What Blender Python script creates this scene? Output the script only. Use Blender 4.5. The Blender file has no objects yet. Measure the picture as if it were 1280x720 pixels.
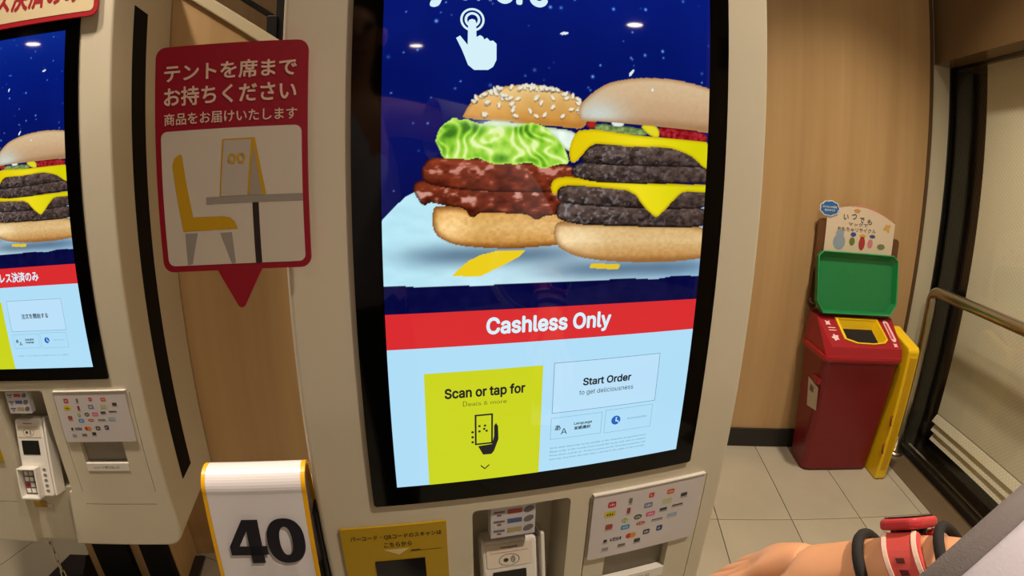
import bpy, bmesh, math, random
import numpy as np
from mathutils import Vector, Matrix

scene = bpy.context.scene
COL = scene.collection
PI = math.pi
random.seed(7)

# ------------------------------------------------------------------ camera
# Action camera with a wide fisheye-like lens: polynomial theta(r) in mm on a 36 mm wide sensor.
EYE = Vector((0.04397, -0.58782, 1.215))
CR = Vector((0.98612858, 0.16488018, 0.01910363))
CU = Vector((-0.0560092, 0.2222037, 0.9733902))
CF = Vector((-0.15624785, 0.96095788, -0.22835623))
cam_data = bpy.data.cameras.new('camera')
cam = bpy.data.objects.new('camera', cam_data)
COL.objects.link(cam)
cam.matrix_world = Matrix(((CR.x, CU.x, -CF.x, EYE.x), (CR.y, CU.y, -CF.y, EYE.y), (CR.z, CU.z, -CF.z, EYE.z), (0, 0, 0, 1)))
cam_data.type = 'PANO'
cam_data.sensor_fit = 'HORIZONTAL'
cam_data.sensor_width = 36.0
cam_data.sensor_height = 20.25
FPX, K3 = 635.57, -0.0491
f_mm = FPX * 36.0 / 1280.0
pan = cam_data if hasattr(cam_data, 'panorama_type') else cam_data.cycles
pan.panorama_type = 'FISHEYE_LENS_POLYNOMIAL'
pan.fisheye_fov = math.radians(180)
pan.fisheye_polynomial_k0 = 0.0
pan.fisheye_polynomial_k1 = -1.0 / f_mm
pan.fisheye_polynomial_k2 = 0.0
pan.fisheye_polynomial_k3 = -K3 / f_mm ** 3
pan.fisheye_polynomial_k4 = 0.0
cam_data.clip_start = 0.01
scene.camera = cam

# ------------------------------------------------------------------ world, exposure
world = bpy.data.worlds.new('world')
scene.world = world
world.use_nodes = True
world.node_tree.nodes['Background'].inputs[0].default_value = (1.0, 0.78, 0.5, 1)
world.node_tree.nodes['Background'].inputs[1].default_value = 0.01
scene.view_settings.view_transform = 'Standard'
scene.view_settings.look = 'None'
scene.view_settings.gamma = 1
scene.view_settings.use_curve_mapping = False
scene.view_settings.exposure = 0.0
# ceiling downlights: x, y, watts, spot angle (deg), blend, tilt towards +y (deg)
CEIL = 2.6
DOWNLIGHTS = [          # x, y, watts, cone (deg), softness
    (1.00, 0.84, 115, 104, 1.0),
    (-0.70, -0.12, 70, 60, 1.0),
    (0.82, -0.32, 115, 130, 1.0),
    (-1.00, -0.34, 78, 130, 1.0),
    (2.24, -4.64, 40, 140, 0.8),
    (3.30, -2.51, 40, 140, 0.8),
    (-1.65, -4.41, 35, 140, 0.8),
    (-2.15, 0.85, 70, 80, 1.0),
    (0.3, -2.6, 35, 140, 0.8),
]
LAMP_RGB = (1.0, 0.84, 0.65)

# ------------------------------------------------------------------ helpers
def lin(c):
    return tuple(((v / 255.0) / 12.92 if v / 255.0 <= 0.04045 else ((v / 255.0 + 0.055) / 1.055) ** 2.4) for v in c)


MATS = {}


def mat(name, rgb, rough=0.5, metal=0.0, spec=0.5, bump=0.0, bump_scale=200.0, vary=0.0, vary_scale=4.0, coat=0.0):
    if name in MATS:
        return MATS[name]
    m = bpy.data.materials.new(name)
    m.use_nodes = True
    nt = m.node_tree
    b = nt.nodes['Principled BSDF']
    col = (*lin(rgb), 1)
    b.inputs['Base Color'].default_value = col
    b.inputs['Roughness'].default_value = rough
    b.inputs['Metallic'].default_value = metal
    b.inputs['Specular IOR Level'].default_value = spec
    b.inputs['Coat Weight'].default_value = coat
    tc = nt.nodes.new('ShaderNodeTexCoord')
    if vary > 0:
        n = nt.nodes.new('ShaderNodeTexNoise')
        n.inputs['Scale'].default_value = vary_scale
        n.inputs['Detail'].default_value = 4
        nt.links.new(tc.outputs['Object'], n.inputs['Vector'])
        mr = nt.nodes.new('ShaderNodeMapRange')
        mr.inputs[1].default_value = 0.3
        mr.inputs[2].default_value = 0.7
        mr.inputs[3].default_value = 1 - vary
        mr.inputs[4].default_value = 1 + vary
        nt.links.new(n.outputs[0], mr.inputs[0])
        mx = nt.nodes.new('ShaderNodeVectorMath')
        mx.operation = 'SCALE'
        mx.inputs[0].default_value = col[:3]
        nt.links.new(mr.outputs[0], mx.inputs['Scale'])
        nt.links.new(mx.outputs[0], b.inputs['Base Color'])
    if bump > 0:
        n = nt.nodes.new('ShaderNodeTexNoise')
        n.inputs['Scale'].default_value = bump_scale
        nt.links.new(tc.outputs['Object'], n.inputs['Vector'])
        bp = nt.nodes.new('ShaderNodeBump')
        bp.inputs['Strength'].default_value = bump
        bp.inputs['Distance'].default_value = 0.001
        nt.links.new(n.outputs[0], bp.inputs['Height'])
        nt.links.new(bp.outputs[0], b.inputs['Normal'])
    MATS[name] = m
    return m


def screen_mat(name, rgb):
    """A lit piece of a display behind glass: it gives off its own light and mirrors the lamps."""
    if name in MATS:
        return MATS[name]
    m = mat(name, (2, 2, 2), 0.03, 0, 0.5)
    b = m.node_tree.nodes['Principled BSDF']
    b.inputs['Emission Color'].default_value = (*lin(rgb), 1)
    b.inputs['Emission Strength'].default_value = 1.0
    return m


def emit_mat(name, rgb, s):
    m = mat(name, (200, 200, 200), 0.4)
    b = m.node_tree.nodes['Principled BSDF']
    b.inputs['Emission Color'].default_value = (*rgb, 1)
    b.inputs['Emission Strength'].default_value = s
    return m


def wood_mat(name, c1, c2, rough=0.45, scale=9.0):
    m = bpy.data.materials.new(name)
    m.use_nodes = True
    nt = m.node_tree
    b = nt.nodes['Principled BSDF']
    b.inputs['Roughness'].default_value = rough
    b.inputs['Specular IOR Level'].default_value = 0.35
    tc = nt.nodes.new('ShaderNodeTexCoord')
    mp = nt.nodes.new('ShaderNodeMapping')
    mp.inputs['Scale'].default_value = (1, 1, 0.035)
    nt.links.new(tc.outputs['Object'], mp.inputs['Vector'])
    n = nt.nodes.new('ShaderNodeTexNoise')
    n.inputs['Scale'].default_value = scale
    n.inputs['Detail'].default_value = 8
    n.inputs['Roughness'].default_value = 0.62
    nt.links.new(mp.outputs[0], n.inputs['Vector'])
    r = nt.nodes.new('ShaderNodeValToRGB')
    r.color_ramp.elements[0].position = 0.32
    r.color_ramp.elements[0].color = (*lin(c1), 1)
    r.color_ramp.elements[1].position = 0.68
    r.color_ramp.elements[1].color = (*lin(c2), 1)
    nt.links.new(n.outputs[0], r.inputs[0])
    nt.links.new(r.outputs[0], b.inputs['Base Color'])
    bp = nt.nodes.new('ShaderNodeBump')
    bp.inputs['Strength'].default_value = 0.08
    bp.inputs['Distance'].default_value = 0.002
    nt.links.new(n.outputs[0], bp.inputs['Height'])
    nt.links.new(bp.outputs[0], b.inputs['Normal'])
    MATS[name] = m
    return m


def link(name, me, parent=None, loc=None, M=None, **props):
    o = bpy.data.objects.new(name, me)
    COL.objects.link(o)
    if parent is not None:
        o.parent = parent
    if loc is not None:
        o.location = loc
    if M is not None:
        o.matrix_local = M
    for k, v in props.items():
        o[k] = v
    return o


def thing(name, label, cat, loc=(0, 0, 0), rotz=0.0, group=None, M=None):
    o = bpy.data.objects.new(name, None)
    o.empty_display_size = 0.05
    COL.objects.link(o)
    if M is not None:
        o.matrix_world = M
    else:
        o.location = loc
        o.rotation_euler = (0, 0, rotz)
    o['label'] = label
    o['category'] = cat
    if group:
        o['group'] = group
    return o


def tag(o, label, cat, group=None):
    o['label'] = label
    o['category'] = cat
    if group:
        o['group'] = group
    return o


class MB:
    """Collects shapes into one mesh."""

    def __init__(self):
        self.v, self.f, self.mi = [], [], []

    def add(self, vs, fs, mi=0):
        k = len(self.v)
        self.v += [tuple(p) for p in vs]
        self.f += [tuple(i + k for i in f) for f in fs]
        self.mi += [mi] * len(fs)
        return self

    def box(self, x0, x1, y0, y1, z0, z1, mi=0, M=None):
        vs = [Vector(p) for p in ((x0, y0, z0), (x1, y0, z0), (x1, y1, z0), (x0, y1, z0), (x0, y0, z1), (x1, y0, z1), (x1, y1, z1), (x0, y1, z1))]
        if M is not None:
            vs = [M @ p for p in vs]
        return self.add(vs, [(3, 2, 1, 0), (4, 5, 6, 7), (0, 1, 5, 4), (1, 2, 6, 5), (2, 3, 7, 6), (3, 0, 4, 7)], mi)

    def prism(self, poly, y0, y1, mi=0, M=None, poly2=None):
        """poly: counter-clockwise (x, z) as seen from -y; y0 the front."""
        n = len(poly)
        p2 = poly2 or poly
        vs = [Vector((x, y0, z)) for x, z in poly] + [Vector((x, y1, z)) for x, z in p2]
        if M is not None:
            vs = [M @ p for p in vs]
        fs = [tuple(range(n)), tuple(range(2 * n - 1, n - 1, -1))]
        fs += [(i, i + n, (i + 1) % n + n, (i + 1) % n) for i in range(n)]
        return self.add(vs, fs, mi)

    def flat(self, poly, y, mi=0):
        return self.add([(x, y, z) for x, z in poly], [tuple(range(len(poly)))], mi)

    def tube(self, path, r, n=10, mi=0, closed=False, cap=True):
        P = [Vector(p) for p in path]
        m = len(P)
        rs = r if isinstance(r, (list, tuple)) else [r] * m
        rings = []
        T = [((P[(i + 1) % m] if (closed or i < m - 1) else P[i]) - (P[i - 1] if (closed or i > 0) else P[i])).normalized() for i in range(m)]
        a = T[0].orthogonal().normalized()
        for i in range(m):
            a = (a - T[i] * a.dot(T[i])).normalized()
            b = T[i].cross(a)
            rings.append([P[i] + (a * math.cos(2 * PI * j / n) + b * math.sin(2 * PI * j / n)) * rs[i] for j in range(n)])
        vs = [p for q in rings for p in q]
        fs = []
        for i in range(m if closed else m - 1):
            i2 = (i + 1) % m
            for j in range(n):
                fs.append((i * n + j, i * n + (j + 1) % n, i2 * n + (j + 1) % n, i2 * n + j))
        if cap and not closed:
            fs.append(tuple(range(n - 1, -1, -1)))
            fs.append(tuple(range((m - 1) * n, m * n)))
        return self.add(vs, fs, mi)

    def strip(self, path, half, nrm_w, thick, mi=0):
        """A flat band along path: half width along unit vector(s) nrm_w, thickness across."""
        P = [Vector(p) for p in path]
        m = len(P)
        vs, fs = [], []
        for i in range(m):
            t = (P[min(i + 1, m - 1)] - P[max(i - 1, 0)]).normalized()
            w = Vector(nrm_w)
            nn = t.cross(w).normalized()
            for s, u in ((-1, 0), (1, 0), (1, 1), (-1, 1)):
                vs.append(P[i] + w * half * s + nn * thick * u)
        for i in range(m - 1):
            for j in range(4):
                fs.append((i * 4 + j, i * 4 + (j + 1) % 4, i * 4 + 4 + (j + 1) % 4, i * 4 + 4 + j))
        fs += [(3, 2, 1, 0), tuple(range(m * 4 - 4, m * 4))]
        return self.add(vs, fs, mi)

    def lathe(self, prof, n=24, mi=0, c=(0, 0, 0)):
        vs, fs = [], []
        m = len(prof)
        for r, z in prof:
            for j in range(n):
                a = 2 * PI * j / n
                vs.append((c[0] + r * math.cos(a), c[1] + r * math.sin(a), c[2] + z))
        for i in range(m - 1):
            for j in range(n):
                fs.append((i * n + j, i * n + (j + 1) % n, i * n + n + (j + 1) % n, i * n + n + j))
        return self.add(vs, fs, mi)

    def mesh(self, name, mats, smooth=False, fix=True):
        me = bpy.data.meshes.new(name)
        me.from_pydata(self.v, [], self.f)
        if not isinstance(mats, (list, tuple)):
            mats = [mats]
        for q in mats:
            me.materials.append(q)
        me.polygons.foreach_set('material_index', self.mi)
        if fix:
            bm = bmesh.new()
            bm.from_mesh(me)
            bmesh.ops.recalc_face_normals(bm, faces=bm.faces)
            bm.to_mesh(me)
            bm.free()
        if smooth:
            me.polygons.foreach_set('use_smooth', [True] * len(me.polygons))
        me.update()
        return me

    def obj(self, name, mats, parent=None, smooth=False, bevel=0.0, fix=True, seg=2, **kw):
        o = link(name, self.mesh(name, mats, smooth, fix), parent, **kw)
        if bevel > 0:
            b = o.modifiers.new('bevel', 'BEVEL')
            b.width = bevel
            b.segments = seg
            b.limit_method = 'ANGLE'
            b.angle_limit = math.radians(40)
        if smooth:
            pass
        return o


def rr(x0, z0, x1, z1, r, n=5):
    """Rounded rectangle, counter-clockwise in (x, z)."""
    out = []
    for cx, cz, a0 in ((x1 - r, z0 + r, -PI / 2), (x1 - r, z1 - r, 0), (x0 + r, z1 - r, PI / 2), (x0 + r, z0 + r, PI)):
        for i in range(n + 1):
            a = a0 + PI / 2 * i / n
            out.append((cx + r * math.cos(a), cz + r * math.sin(a)))
    return out


def ell(cx, cz, rx, rz, n=20, rot=0.0):
    out = []
    for i in range(n):
        a = 2 * PI * i / n
        x, z = rx * math.cos(a), rz * math.sin(a)
        out.append((cx + x * math.cos(rot) - z * math.sin(rot), cz + x * math.sin(rot) + z * math.cos(rot)))
    return out


def ccw(poly):
    a = sum(poly[i][0] * poly[(i + 1) % len(poly)][1] - poly[(i + 1) % len(poly)][0] * poly[i][1] for i in range(len(poly)))
    return poly if a > 0 else poly[::-1]


TEXTS = {}


def raw_text(s):
    """Points (x, z) and faces of a line of lettering, type size 1."""
    if all(c in GLYPH for c in s):
        pts, fs, x = [], [], 0.0
        for c in s:
            adv, V, F = GLYPH[c]
            k = len(pts)
            pts += [(x + int(p.split(',')[0]) / 1000.0, int(p.split(',')[1]) / 1000.0) for p in V.split()]
            fs += [tuple(k + int(i) for i in f.split(',')) for f in F.split()]
            x += adv / 1000.0
        return np.array(pts, np.float32), fs
    cu = bpy.data.curves.new('lettering', 'FONT')
    cu.body = s
    cu.size = 1.0
    cu.resolution_u = 3
    cu.fill_mode = 'BOTH'
    o = bpy.data.objects.new('lettering', cu)
    COL.objects.link(o)
    dg = bpy.context.evaluated_depsgraph_get()
    dg.update()
    me = bpy.data.meshes.new_from_object(o.evaluated_get(dg))
    bpy.data.objects.remove(o)
    co = np.empty(len(me.vertices) * 3, np.float32)
    me.vertices.foreach_get('co', co)
    fs = [tuple(p.vertices) for p in me.polygons]
    bpy.data.meshes.remove(me)
    return co.reshape(-1, 3)[:, :2], fs


def text_mesh(s, bold=0.0, shear=0.0):
    """Lettering in the x-z plane facing -y with its corner at the origin; bold = stroke widening (type sizes)."""
    key = (s, bold, shear)
    if key in TEXTS:
        return TEXTS[key]
    pts, fs = raw_text(s)
    pts = pts.copy()
    pts[:, 0] += shear * pts[:, 1]
    shifts = [(0, 0)]
    if bold > 0:
        shifts += [(bold * math.cos(PI * i / 4), bold * math.sin(PI * i / 4)) for i in range(8)]
        if bold > 0.035:
            shifts += [(0.5 * bold * math.cos(PI * i / 2), 0.5 * bold * math.sin(PI * i / 2)) for i in range(4)]
    n = len(pts)
    out = np.zeros((n * len(shifts), 3), np.float32)
    faces = []
    for k, (dx, dz) in enumerate(shifts):
        out[k * n:(k + 1) * n, 0] = pts[:, 0] + dx
        out[k * n:(k + 1) * n, 2] = pts[:, 1] + dz
        out[k * n:(k + 1) * n, 1] = -0.000006 * k
        faces += [tuple(i + k * n for i in f) for f in fs]
    out[:, 0] -= out[:, 0].min()
    out[:, 2] -= out[:, 2].min()
    TEXTS[key] = (out, faces, out[:, 0].max(), out[:, 2].max())
    return TEXTS[key]


def text(name, s, x0, z0, x1, z1, y, m, parent, bold=0.0, shear=0.0, M=None, **kw):
    """Lettering filling the box x0..x1, z0..z1 (ink to ink) on the plane y."""
    v, f, w, h = text_mesh(s, bold, shear)
    sx, sz = (x1 - x0) / w, (z1 - z0) / h
    me = bpy.data.meshes.new(name)
    q = v.copy()
    q[:, 0] = q[:, 0] * sx + x0
    q[:, 2] = q[:, 2] * sz + z0
    q[:, 1] += y
    if M is not None:
        q = np.array([M @ Vector(p) for p in q])
    me.from_pydata([tuple(p) for p in q], [], f)
    me.materials.append(m)
    return link(name, me, parent, **kw)


def rotz(a):
    return Matrix.Rotation(a, 4, 'Z')


def frame(loc, a):
    return Matrix.Translation(loc) @ rotz(a)


def boolean_cut(o, cutters):
    for c in cutters:
        b = o.modifiers.new('cut', 'BOOLEAN')
        b.operation = 'DIFFERENCE'
        b.solver = 'EXACT'
        b.object = c
    dg = bpy.context.evaluated_depsgraph_get()
    dg.update()
    me = bpy.data.meshes.new_from_object(o.evaluated_get(dg))
    o.modifiers.clear()
    o.data = me
    for c in cutters:
        bpy.data.objects.remove(c)

# plain sans-serif letter shapes: advance, points, triangles (thousandths of the type size)
GLYPH = {
    'T': (449, '32,452 32,509 417,509 417,452 257,452 257,0 193,0 193,452', '0,2,1 0,3,2 7,3,0 6,4,7 4,3,7 6,5,4'),
    'M': (628, '60,0 60,509 152,509 277,187 282,174 287,159 293,141 299,123 305,103 311,84 317,65 322,49 307,49 312,65 318,83 324,102 330,121 336,140 342,158 348,174 352,187 476,509 568,509 568,0 504,0 504,291 504,308 504,327 505,347 505,369 506,391 506,413 507,435 507,457 513,457 505,433 498,409 490,386 482,363 474,341 467,322 461,305 456,291 342,0 286,0 170,291 165,304 159,321 152,340 145,361 137,384 129,408 121,432 112,457 119,457 119,437 120,416 120,394 121,372 121,350 122,328 122,309 122,291 122,0', '0,53,1 53,2,1 53,54,2 54,3,2 20,33,21 33,22,21 33,34,22 34,23,22 0,52,53 55,3,54 20,32,33 35,32,34 32,23,34 56,52,55 52,3,55 20,35,32 35,31,32 20,36,35 0,56,52 56,51,52 0,57,56 20,37,36 0,58,57 20,38,37 0,59,58 20,39,38 0,60,59 20,40,39 0,61,60 20,41,40 0,62,61 20,42,41 0,63,62 20,43,42 19,43,20 18,43,19 17,43,18 16,43,17 15,43,16 14,43,15 13,10,14 10,43,14 13,11,10 12,11,13'),
    ' ': (188, '', ''),
    '&': (448, '197,-7 150,-2 110,12 78,34 54,62 39,96 34,133 37,163 47,189 63,213 85,235 111,256 140,279 216,335 226,343 237,352 246,363 255,375 260,389 262,405 258,427 245,445 226,457 201,461 184,459 168,453 155,444 145,431 139,416 137,399 139,380 145,363 155,346 169,327 185,307 204,284 438,0 364,0 171,231 144,264 121,293 102,319 87,344 78,370 75,398 79,430 91,458 109,481 134,499 165,510 200,513 235,510 266,499 290,482 308,459 320,433 324,404 322,382 315,362 305,342 291,325 275,308 256,293 154,217 128,195 110,174 100,154 97,131 100,108 109,87 124,70 143,57 166,49 193,46 223,50 251,59 278,75 301,95 321,121 336,151 346,186 349,224 408,224 405,180 397,144 385,115 371,92 357,75 345,62 333,47 305,23 271,7 234,-3', '49,51,50 48,51,49 48,52,51 47,52,48 47,53,52 47,54,53 46,23,47 23,54,47 46,24,23 22,54,23 22,55,54 46,25,24 45,25,46 21,55,22 45,26,25 20,55,21 45,27,26 20,56,55 45,28,27 44,28,45 19,56,20 44,29,28 18,56,19 18,57,56 44,30,29 43,30,44 17,57,18 17,58,57 43,31,30 16,58,17 42,31,43 42,32,31 15,58,16 15,59,58 14,59,15 42,33,32 41,33,42 13,59,14 13,60,59 12,34,13 34,60,13 41,34,33 34,61,60 40,34,41 34,62,61 40,12,34 12,35,34 39,12,40 12,78,35 78,36,35 11,39,12 39,78,12 11,38,39 10,38,11 9,38,10 9,63,38 63,37,38 80,82,81 80,83,82 9,64,63 8,64,9 8,65,64 7,65,8 79,83,80 79,84,83 7,66,65 6,66,7 6,67,66 78,84,79 78,85,84 5,67,6 5,68,67 77,87,78 87,36,78 36,86,78 86,85,78 5,69,68 4,69,5 76,87,77 87,36,86 4,70,69 76,88,87 75,88,76 4,71,70 75,89,88 3,71,4 74,89,75 3,72,71 73,89,74 3,73,72 73,90,89 3,90,73 2,90,3 2,91,90 1,91,2 1,92,91 0,92,1'),
    '0': (453, '227,-7 174,1 130,24 95,62 69,113 53,178 48,254 53,330 69,395 95,447 130,484 174,508 227,516 279,508 323,484 358,447 384,395 400,330 405,254 400,178 384,113 359,62 323,24 279,1 227,50 261,56 290,74 313,103 330,144 340,194 344,254 340,314 330,365 313,405 290,435 261,453 227,460 192,453 163,435 140,405 123,365 113,314 109,254 113,194 123,144 140,103 163,74 192,56', '11,13,12 10,13,11 10,14,13 9,14,10 9,36,14 36,15,14 9,37,36 35,15,36 9,38,37 34,15,35 8,38,9 34,16,15 8,39,38 33,16,34 8,40,39 32,16,33 7,40,8 32,17,16 7,41,40 31,17,32 6,41,7 31,18,17 6,42,41 30,18,31 5,42,6 5,43,42 29,18,30 29,19,18 5,44,43 28,19,29 4,44,5 28,20,19 4,45,44 27,20,28 3,45,4 27,21,20 3,46,45 26,21,27 3,47,46 25,21,26 2,47,3 25,22,21 2,24,47 24,22,25 2,22,24 1,22,2 1,23,22 1,0,23'),
    '4': (453, '40,105 40,158 247,509 311,509 109,166 109,163 413,163 413,105 282,0 282,121 282,146 282,318 343,318 343,0', '1,3,2 1,4,3 10,12,11 10,13,12 1,5,4 1,6,5 1,10,6 10,7,6 0,10,1 0,9,10 13,7,10 0,8,9 8,7,0 8,13,7'),
    'A': (480, '16,0 201,509 276,509 463,0 395,0 287,302 276,334 264,372 250,420 232,478 245,478 228,419 213,371 201,333 191,302 85,0 110,142 110,199 370,199 370,142', '0,9,1 9,2,1 9,10,2 10,3,2 0,17,9 17,11,9 11,8,9 11,8,10 8,18,10 18,3,10 7,18,8 17,12,11 6,18,7 17,13,12 5,18,6 17,14,13 17,16,14 16,15,14 4,19,5 19,18,5 0,16,17 16,18,17 16,19,18 19,3,18 0,15,16 4,3,19'),
    'C': (510, '267,-7 205,1 150,25 104,63 70,115 48,179 40,254 48,329 70,393 104,445 150,484 205,508 267,516 305,513 340,504 373,490 402,471 427,447 448,418 463,385 473,348 408,348 401,373 389,395 375,413 357,428 337,440 315,449 292,454 267,456 223,450 184,432 150,403 125,364 109,314 103,254 109,194 125,145 151,105 184,76 223,59 267,53 292,55 315,60 337,69 357,81 375,96 389,114 401,136 408,160 473,160 463,124 448,91 428,62 402,38 373,19 341,5 305,-4', '11,13,12 11,14,13 10,14,11 10,15,14 10,16,15 9,16,10 9,29,16 29,17,16 9,30,29 28,17,29 27,17,28 9,31,30 26,17,27 26,18,17 8,31,9 25,18,26 8,32,31 24,18,25 24,19,18 23,19,24 8,33,32 22,19,23 7,33,8 22,20,19 21,20,22 7,34,33 6,34,7 6,35,34 5,35,6 5,36,35 5,37,36 4,37,5 48,50,49 48,51,50 4,38,37 47,51,48 47,52,51 3,38,4 46,52,47 3,39,38 45,52,46 45,53,52 44,53,45 3,40,39 43,53,44 2,40,3 43,54,53 42,54,43 2,41,40 41,54,42 2,54,41 2,55,54 1,55,2 1,56,55 1,57,56 0,57,1'),
    'D': (502, '219,0 96,0 96,57 215,57 272,63 318,81 354,110 379,149 394,198 399,255 394,312 379,361 354,399 320,428 275,446 221,452 93,452 93,509 225,509 294,501 353,478 399,441 433,391 455,329 462,255 455,181 433,119 398,68 351,31 291,8 125,509 125,0 60,0 60,509', '32,17,33 17,30,33 32,16,17 30,18,17 31,18,30 31,15,18 15,19,18 15,20,19 15,21,20 32,15,16 32,2,15 2,31,15 31,14,15 31,13,14 31,12,13 31,11,12 31,10,11 31,9,10 31,8,9 31,3,8 3,7,8 3,6,7 3,5,6 3,4,5 32,1,2 31,3,2'),
    'I': (300, '31,0 31,57 118,57 118,452 31,452 31,509 269,509 269,452 183,452 183,57 269,57 269,0', '4,6,5 4,7,6 3,7,4 2,8,3 8,7,3 2,9,8 0,2,1 0,9,2 0,10,9 0,11,10'),
    'L': (393, '60,0 60,509 125,509 125,57 361,57 361,0', '0,2,1 0,3,2 0,4,3 0,5,4'),
    'O': (533, '267,-7 205,1 150,25 105,63 70,115 48,179 40,254 48,329 70,393 105,445 150,484 205,508 267,516 329,508 384,484 429,445 464,393 486,329 493,254 486,179 464,115 429,63 384,25 329,1 267,53 310,59 349,76 383,105 408,144 425,194 430,254 425,314 408,365 383,404 349,433 310,450 267,456 223,450 184,433 151,404 125,364 109,314 103,254 109,194 125,144 151,105 184,76 223,59', '11,13,12 10,13,11 10,14,13 9,14,10 9,36,14 36,15,14 9,37,36 35,15,36 34,15,35 9,38,37 8,38,9 34,16,15 33,16,34 8,39,38 32,16,33 8,40,39 7,40,8 32,17,16 31,17,32 7,41,40 6,41,7 31,18,17 30,18,31 6,42,41 5,42,6 5,43,42 29,18,30 29,19,18 5,44,43 28,19,29 4,44,5 28,20,19 4,45,44 27,20,28 3,45,4 27,21,20 3,46,45 26,21,27 3,47,46 25,21,26 25,22,21 2,47,3 2,24,47 24,22,25 2,22,24 1,22,2 1,23,22 1,0,23'),
    'P': (445, '60,0 60,509 235,509 289,503 332,487 366,462 390,430 404,391 409,348 404,304 390,265 366,233 332,207 289,191 235,186 109,186 109,242 233,242 269,246 297,256 318,272 333,294 342,319 344,348 342,376 333,402 318,423 297,439 268,449 232,452 125,452 125,0', '0,30,1 30,2,1 30,3,2 30,4,3 30,5,4 30,29,5 29,28,5 28,6,5 0,16,30 16,31,30 27,6,28 26,6,27 26,7,6 25,7,26 24,7,25 24,8,7 23,8,24 22,8,23 22,9,8 21,9,22 21,10,9 20,10,21 19,10,20 19,11,10 18,11,19 17,11,18 0,15,16 31,17,16 31,14,17 14,11,17 14,12,11 14,13,12 0,14,15 0,31,14'),
    'S': (447, '224,-9 172,-4 128,9 91,31 64,60 46,96 38,137 104,137 110,110 123,88 142,71 166,59 194,52 224,49 257,52 286,60 311,74 329,92 341,114 346,139 342,161 332,179 316,193 296,205 272,214 245,222 184,239 128,260 86,289 60,326 52,372 58,413 75,448 102,476 138,498 180,511 227,516 275,511 316,498 351,476 377,449 394,415 401,378 337,378 326,412 302,437 267,453 225,459 194,456 167,448 145,435 129,418 118,398 115,376 119,352 131,334 148,319 169,308 191,300 212,293 264,279 287,272 312,264 336,252 359,238 379,220 395,198 405,171 408,139 403,99 386,64 360,34 323,11 278,-4', '35,37,36 34,37,35 34,38,37 33,38,34 33,39,38 33,40,39 32,47,33 47,40,33 32,48,47 46,40,47 32,49,48 45,40,46 45,41,40 31,49,32 31,50,49 44,41,45 31,51,50 31,52,51 44,42,41 30,52,31 43,42,44 30,53,52 30,54,53 29,54,30 29,55,54 29,56,55 28,56,29 28,57,56 28,58,57 28,59,58 28,60,59 27,60,28 27,61,60 27,62,61 27,63,62 26,63,27 26,64,63 25,64,26 25,65,64 24,65,25 24,66,65 23,66,24 22,66,23 22,67,66 21,67,22 20,67,21 20,68,67 19,68,20 18,68,19 18,69,68 5,7,6 5,8,7 17,69,18 5,9,8 17,70,69 4,9,5 16,70,17 4,10,9 15,70,16 4,11,10 15,71,70 14,71,15 3,11,4 3,12,11 13,71,14 3,13,12 3,71,13 3,72,71 2,72,3 2,73,72 1,73,2 1,0,73'),
    'V': (480, '204,0 16,509 84,509 192,206 203,176 215,137 230,89 248,31 235,31 252,90 267,138 279,176 290,206 395,509 463,509 278,0', '0,2,1 0,3,2 12,14,13 12,15,14 0,4,3 11,15,12 10,15,11 0,5,4 9,15,10 0,6,5 8,7,9 7,15,9 0,7,6 0,15,7'),
    'a': (389, '160,-9 126,-5 94,5 68,22 48,45 35,73 30,108 34,138 43,161 58,179 78,193 100,203 125,211 152,216 178,220 209,224 234,227 252,230 265,235 273,243 276,255 276,257 273,279 267,297 256,311 240,322 220,329 196,331 171,329 149,322 132,313 118,301 107,288 100,274 41,291 57,322 79,346 104,364 133,375 163,382 194,384 215,383 239,379 263,372 286,360 306,343 322,320 333,290 337,251 337,0 277,0 277,52 272,52 264,38 252,25 236,12 215,1 190,-6 170,45 202,49 228,59 248,74 263,93 272,115 276,138 276,190 270,186 259,182 246,179 231,176 216,173 200,171 186,169 175,168 154,164 134,159 117,150 103,139 95,124 92,105 94,87 102,72 114,61 130,52 149,47', '39,41,40 39,42,41 38,42,39 38,43,42 37,43,38 37,44,43 36,44,37 36,45,44 35,45,36 35,27,45 27,46,45 35,28,27 26,46,27 35,29,28 25,46,26 35,30,29 34,30,35 24,46,25 24,47,46 34,31,30 23,47,24 34,32,31 22,47,23 33,32,34 22,48,47 21,48,22 20,48,21 19,48,20 19,49,48 18,49,19 17,65,18 65,49,18 16,65,17 15,65,16 14,65,15 13,65,14 12,65,13 11,65,12 10,65,11 9,65,10 9,66,65 64,49,65 9,67,66 9,68,67 8,68,9 8,69,68 8,70,69 8,71,70 8,72,71 8,73,72 8,74,73 8,75,74 7,75,8 7,76,75 7,77,76 7,78,77 63,49,64 6,78,7 6,79,78 62,49,63 5,79,6 5,80,79 61,51,62 51,49,62 5,81,80 60,51,61 4,81,5 4,82,81 4,83,82 59,52,60 52,51,60 4,84,83 59,53,52 50,49,51 58,53,59 4,58,84 4,53,58 3,53,4 3,54,53 3,55,54 2,55,3 2,56,55 1,56,2 1,57,56 0,57,1'),
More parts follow.
